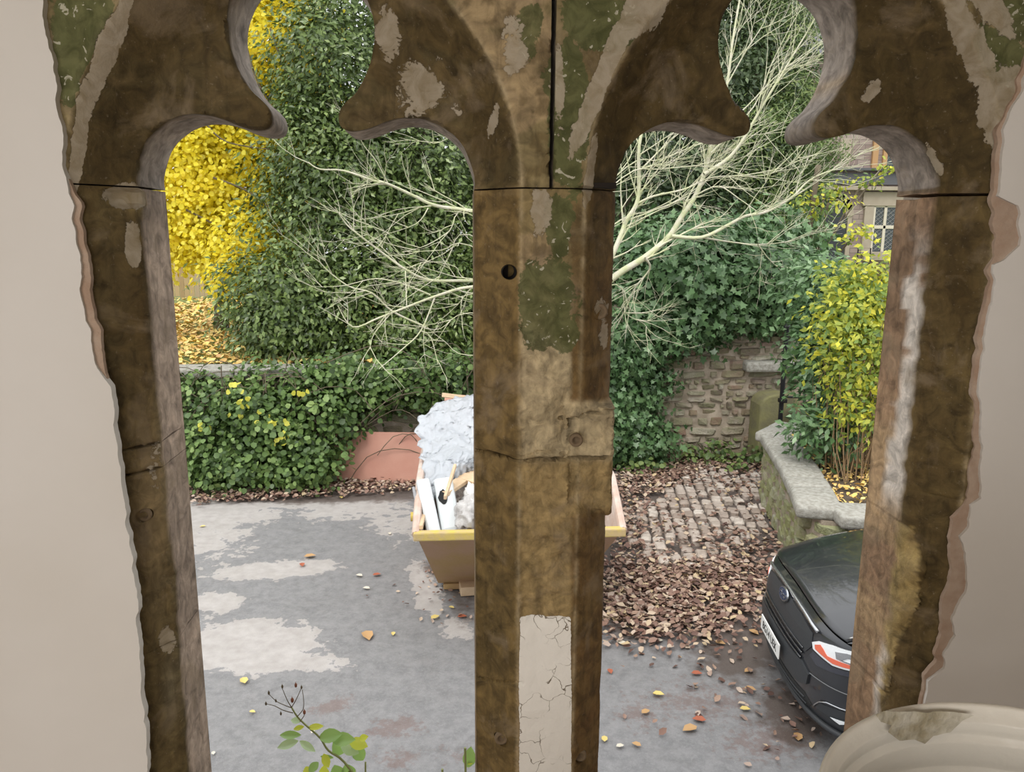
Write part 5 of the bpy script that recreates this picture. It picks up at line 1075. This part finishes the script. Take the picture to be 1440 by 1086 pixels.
b = MB(); b.box((2.3, 0, .3), (3.6, 1.45, .18), bev=.02); b.build('underbody', rubber, car)

# ------------------------------------------------------------------ house
hstone = bpy.data.materials.new('house_stone'); hstone.use_nodes = True; t_ = hstone.node_tree; bn = t_.nodes.new('ShaderNodeTexBrick'); tcn = t_.nodes.new('ShaderNodeNewGeometry'); mp = t_.nodes.new('ShaderNodeMapping'); mp.inputs['Rotation'].default_value = (math.radians(90), 0, 0)
bn.inputs['Color1'].default_value = (.26, .19, .17, 1); bn.inputs['Color2'].default_value = (.34, .27, .24, 1); bn.inputs['Mortar'].default_value = (.19, .15, .13, 1); bn.inputs['Scale'].default_value = 1; bn.inputs['Brick Width'].default_value = .42; bn.inputs['Row Height'].default_value = .15; bn.inputs['Mortar Size'].default_value = .012
t_.links.new(tcn.outputs['Position'], mp.inputs[0]); t_.links.new(mp.outputs[0], bn.inputs[0]); t_.links.new(bn.outputs[0], t_.nodes['Principled BSDF'].inputs[0]); t_.nodes['Principled BSDF'].inputs['Roughness'].default_value = .9
dress = mat('dressed_stone', (.40, .34, .27), .9, noise=(4, .5, (.32, .26, .2))); slate = mat('dark_slate', (.10, .10, .11), .7); wood = mat('orange_wood', (.45, .26, .12), .6); dglass = mat('dark_leaded_glass', (.035, .045, .045), .1, spec=.8); wfr = mat('cream_window_frame', (.62, .56, .46), .6); door_m = mat('black_door', (.03, .032, .04), .5)
Yh = 24.0
hs = empty('house', (12.5, Yh, 1.5), label='stone house with an arched door and leaded window, right background', category='house'); HO = Vector((12.5, Yh, 1.5))
def hx(px, py): q = onY(px, py, Yh); return q[0]-HO.x, q[2]-HO.z
def hbox(name, px0, py0, px1, py1, m, d0, d1, par=None, **k):
    x0, z1_ = hx(px0, (py0+py1)/2)[0], hx(px0, py0)[1]; x1, z0_ = hx(px1, (py0+py1)/2)[0], hx(px1, py1)[1]; b = MB(); b.box(((x0+x1)/2, (d0+d1)/2, (z0_+z1_)/2), (abs(x1-x0), abs(d1-d0), abs(z1_-z0_)), bev=.008); return b.build(name, m, par or hs, **k)
b = MB(); b.box((4.2, 4.0, 3.6), (12.5, 8, 7.4)); b.build('wall', hstone, hs)
b = MB(); x0, x1 = -2.3, 10.8; b.add([(x0, -.3, 7.2), (x1, -.3, 7.2), (x1, 4, 10.2), (x0, 4, 10.2), (x0, 8.3, 7.2), (x1, 8.3, 7.2)], [(0, 1, 2, 3), (3, 2, 5, 4), (0, 3, 4), (1, 5, 2), (0, 4, 5, 1)]); b.build('roof', slate, hs)
hbox('string_course', 1130, 236, 1420, 243, slate, -.22, .05); hbox('lean_roof', 1130, 243, 1420, 262, slate, -.10, .05); hbox('string_course', 1130, 262, 1420, 270, dress, -.26, .05)
hbox('quoin', 1180, 195, 1195, 236, dress, -.06, .02)
for px0, px1 in ((1228, 1236), (1243, 1249), (1275, 1281)): hbox('window_jamb', px0, 150, px1, 237, wood, -.08, .03)
for i in range(8): z = 3.95+i*.42; b = MB(); b.box((-.55-.08*(i % 2), -.03, z), (.5+.15*(i % 2), .08, .4), bev=.01); 
upw = hbox('window', 1249, 150, 1275, 236, dglass, -.03, .03)
hbox('lintel', 1212, 270, 1268, 290, dress, -.10, .03); hbox('window_jamb', 1212, 290, 1225, 358, dress, -.08, .03); hbox('sill', 1212, 354, 1268, 366, dress, -.14, .03)
hw = hbox('window', 1224, 290, 1262, 354, dglass, -.02, .02)
hbox('frame', 1224, 290, 1228, 354, wfr, -.06, 0, hw); hbox('frame', 1240, 290, 1244, 354, wfr, -.06, 0, hw); hbox('frame', 1258, 290, 1262, 354, wfr, -.06, 0, hw); hbox('glazing_bar', 1224, 317, 1262, 322, wfr, -.06, 0, hw); hbox('frame', 1224, 289, 1262, 292, wfr, -.06, 0, hw)
lead = MB(); wx0, wz1 = hx(1225, 291); wx1, wz0 = hx(1261, 353)
for k_ in np.arange(-1.6, 1.8, .13):
    for sg in (-1, 1):
        pts = [(wx0+s*(wx1-wx0), wz0+(k_+sg*s*.8*(1))*1.0+.3) for s in np.linspace(0, 1, 12)]; pts = [(x, -.03, z) for x, z in pts if wz0 < z < wz1]
        if len(pts) > 1: lead.tube(pts, .008, 4, False)
lead.build('lead_lattice', mat('lead_grey', (.25, .25, .25), .6), hw, **LS)
# arched door
dr = hbox('door', 1150, 290, 1186, 420, door_m, -.05, .03)
xa, za = hx(1150, 300); xb, _ = hx(1186, 300); cxm = (xa+xb)/2; ra_ = (xb-xa)/2
for k_ in range(9):
    a = math.pi*(k_+.5)/9; b = MB(); b.box((cxm+(ra_+.14)*math.cos(a), -.04, za+(ra_+.14)*math.sin(a)), (.26, .16, .36), ry=-a, bev=.015); b.build('arch_stone', dress, hs)
b = MB(); n = 18; V = [(cxm+ra_*math.cos(math.pi*i/n), -.052, za+ra_*math.sin(math.pi*i/n)) for i in range(n+1)]; b.add(V, [tuple(range(n+1))]); b.build('door_head', door_m, hs)
for px0, px1 in ((1144, 1150), (1186, 1192)): hbox('door_jamb', px0, 300, px1, 420, dress, -.08, .03)
b = MB(); qd = hx(1188, 362); b.tube([(qd[0]+.1, -.6, qd[1]-1.2), (qd[0]+.1, -.6, qd[1]+.3), (qd[0]+.5, -.6, qd[1]+.3), (qd[0]+.5, -.6, qd[1]-1.2)], .02, 6); b.build('handrail', M['iron'], hs)

# ------------------------------------------------------------------ rose at the foot of the window
rm = mat('green_stem', (.22, .24, .08), .6); rd = mat('dead_rose_stem', (.13, .10, .06), .8); hip = mat('withered_hip', (.24, .09, .05), .8)
rt_ = empty('rose_bush', (-.02, 1.95, 0), label='rose stem with pale green leaves and withered heads rising below the left light', category='plant'); RO = np.array([-.02, 1.95, 0])
def rp_(px, py, Y=1.95): return Vector(onY(px, py, Y)-RO)
def stem(pts, r0, r1, m, par=rt_, Y=1.95): b = MB(); c = catmull([rp_(*p, Y) for p in pts], 4); b.tube(c, list(np.linspace(r0, r1, len(c))), 7); return b.build('stem', m, par, smooth=True)
base_ = [(0.25, 0, 0), (.1, 0, .9), (-.02, 0, 1.6)]; b = MB(); c = catmull([Vector(p) for p in base_]+[rp_(490, 1086)], 6); b.tube(c, list(np.linspace(.012, .004, len(c))), 8); b.build('stem', rm, rt_, smooth=True)
stem([(520, 1120), (484, 1072), (462, 1056), (450, 1038), (430, 1020), (418, 1008), (410, 995)], .0035, .0022, rm)
for pts in [[(410, 995), (404, 985), (396, 966)], [(410, 995), (416, 985), (422, 972), (424, 966)], [(411, 996), (400, 992), (388, 986), (378, 976)], [(412, 1003), (398, 999), (386, 993), (374, 990)], [(418, 1008), (426, 998), (427, 985), (425, 970)], [(422, 1015), (428, 1006), (428, 1000)]]: stem(pts, .0014, .0008, rd)
for i, (x_, y_, s) in enumerate([(378, 975, 1), (388, 986, .8), (397, 966, 1), (374, 990, .9), (395, 1004, .9), (424, 967, .9), (428, 1002, 1.3), (411, 985, 1.4), (416, 964, 1.2)]):
    b = MB(); p = rp_(x_, y_); b.lathe([(0.0003, -.006*s), (.0028*s, -.003*s), (.0032*s, .002*s), (.001, .006*s), (.0003, .009*s)], 10, p); b.build('withered_head', hip if s > 1.1 else rd, rt_, smooth=True)
def rleaf(px, py, ex, ey, wd, tone, tilt=0.0):
    a, c = rp_(px, py), rp_(ex, ey, 1.95+tilt); d = (c-a); l = d.length; d.normalize(); n = Vector((0, -.75, .65)); n = (n-d*n.dot(d)).normalized(); x_ = d.cross(n); b = MB(); P = []
    prof = [(0, 0), (.12, .45), (.3, .85), (.5, 1), (.7, .85), (.87, .45), (1, .02)]
    for t, w_ in prof:
        for s in (-1, -.5, 0, .5, 1): P.append(a+d*l*t+x_*(s*w_*wd*l*.5)+n*(abs(s)*.08*l*w_-.10*l*t*t))
    b.grid(np.array([tuple(p) for p in P]).reshape(7, 5, 3)); o = b.build('leaf', RL[tone], rt_, smooth=True, fix=False)
RL = [mat('rose_leaf_pale', (.52, .66, .40), .35, trans=(.35, (.5, .66, .3))), mat('rose_leaf_green', (.30, .46, .16), .4, trans=(.35, (.35, .55, .12))), mat('rose_leaf_yellow', (.62, .66, .08), .45, trans=(.4, (.7, .75, .08)))]
for L_ in [(425, 1014, 408, 1013, .5, 0), (428, 1022, 412, 1026, .45, 2), (432, 1024, 455, 1021, .4, 2), (424, 1034, 392, 1034, .35, 1), (420, 1042, 389, 1052, .42, 0), (421, 1042, 443, 1057, .38, 0), (448, 1038, 480, 1032, .55, 1), (466, 1040, 498, 1040, .5, 1), (468, 1044, 484, 1062, .6, 1), (490, 1042, 517, 1050, .6, 2), (496, 1046, 512, 1072, .5, 1), (478, 1046, 505, 1060, .6, 0), (505, 1040, 517, 1036, .6, 2),
           (455, 1060, 462, 1080, .6, 2), (448, 1072, 434, 1086, .7, 1), (430, 1078, 436, 1096, .8, 2), (470, 1076, 478, 1096, .8, 1), (456, 1076, 456, 1100, .6, 2), (486, 1074, 494, 1096, .6, 1), (450, 1064, 470, 1066, .3, 1)]: rleaf(*L_, tilt=random.uniform(-.03, .02))
stem([(514, 1110), (514, 1072)], .003, .0025, rm)
st2 = empty('cut_stems', (.15, 1.72, 0), label='two cut rose stems with one leaf against the mullion foot', category='plant'); RO = np.array([.15, 1.72, 0])
for px in (654, 622): b = MB(); b.tube([rp_(px+3, 1200, 1.72), rp_(px, 1052 if px > 640 else 1082, 1.72)], .003, 7); b.build('stem', rm, st2)
b = MB(); b.tube([Vector((0, 0, 0)), rp_(657, 1200, 1.72)], .004, 7); b.tube([Vector((0.01, 0, 0)), rp_(625, 1200, 1.72)], .004, 7); b.build('cane', rm, st2)
rt2 = rt_; rt_ = st2; rleaf(658, 1080, 662, 1052, .6, 1); rleaf(657, 1075, 668, 1068, .5, 2)

# ------------------------------------------------------------------ bucket and its bench
bm_ = mat('off_white_bucket', (.76, .72, .64), .35, noise=(7, .3, (.70, .65, .55)), bump=(60, .15)); bx, by, bz, br_ = .362, .352, 3.054, .15
bk_ = empty('bucket', (bx, by, 2.68), label='off-white ribbed plastic bucket with dried plaster smeared inside, below the right jamb', category='bucket')
h = bz-2.68; prof = [(.0005, .004), (.118, .004), (.122, .02)]
for i in range(1, 160):
    t = i/160; z_ = .02+(h-.03)*t; ph = ((h-z_)/.026) % 1.0; prof.append((.122+(.1435-.122)*t+(.0045*(ph**3-.4) if z_ > .12 and z_ < h-.02 else 0), z_))
prof += [(.1445, h-.012), (.146, h-.002), (.149, h), (.1515, h-.002), (.152, h-.008), (.150, h-.012), (.147, h-.014), (.147, h-.05), (.1505, h-.052), (.1505, h-.057), (.1465, h-.06), (.125, .0), (.0005, .0)]
b = MB(); b.lathe(prof, 96); b.build('shell', bm_, bk_, smooth=True)
# dried plaster patch inside the far wall
pt = mat('dried_plaster_smear', (.34, .29, .19), .8, noise=(60, .9, (.60, .56, .47)), bump=(120, .8, .004))
qa = [(1228, 1003), (1240, 999), (1262, 1000), (1300, 1001), (1335, 1000), (1368, 1004), (1352, 1012), (1335, 1028), (1310, 1033), (1298, 1044), (1283, 1038), (1262, 1040), (1246, 1028), (1250, 1018), (1236, 1014)]
def on_bucket(px, py):
    d = ray(px, py); o_ = np.array([bx, by, 0]); a = d[0]**2+d[1]**2; bq = -2*(d[0]*bx+d[1]*by); r_ = .1405; cq = bx*bx+by*by-r_*r_; t = (-bq+math.sqrt(max(bq*bq-4*a*cq, 0)))/(2*a); p = _c+d*t; return math.atan2(p[1]-by, p[0]-bx), p[2]-2.68
pp = resample([tuple(on_bucket(*q)) for q in qa], .02); v, f, B = fill([(a*.14, z) for a, z in pp], .004)
P = []; 
for a, z in v:
    a /= .14; n_ = fbm(np.array([[a*14, z*110, 0]]), 3)[0]; rr = np.interp(z, [.02, h-.01], [.122, .1435])-.0028-.003*n_; P.append((rr*math.cos(a), rr*math.sin(a), z))
b = MB(); b.add(P, [tuple(int(i) for i in t) for t in f]); o = b.build('plaster_smear', pt, bk_, smooth=True, fix=False)
hb = MB(); hb.tube([(.15*math.cos(a), .15*math.sin(a)*1.0, h-.05-.10*math.sin(t_*math.pi)) for t_, a in [(k_/12, math.radians(200+140*k_/12)) for k_ in range(13)]], .002, 6); hb.build('handle', chrome, bk_)
wb = empty('trestle', (.5, .35, RZ0), label='plain timber trestle board under the bucket', category='trestle')
b = MB(); b.box((0, 0, .915), (1.1, .42, .03), bev=.004); b.build('board', pine, wb)
for x_ in (-.45, .45):
    for y_ in (-.15, .15): b = MB(); b.box((x_, y_, .45), (.06, .06, .9), bev=.004); b.build('leg', pine, wb)
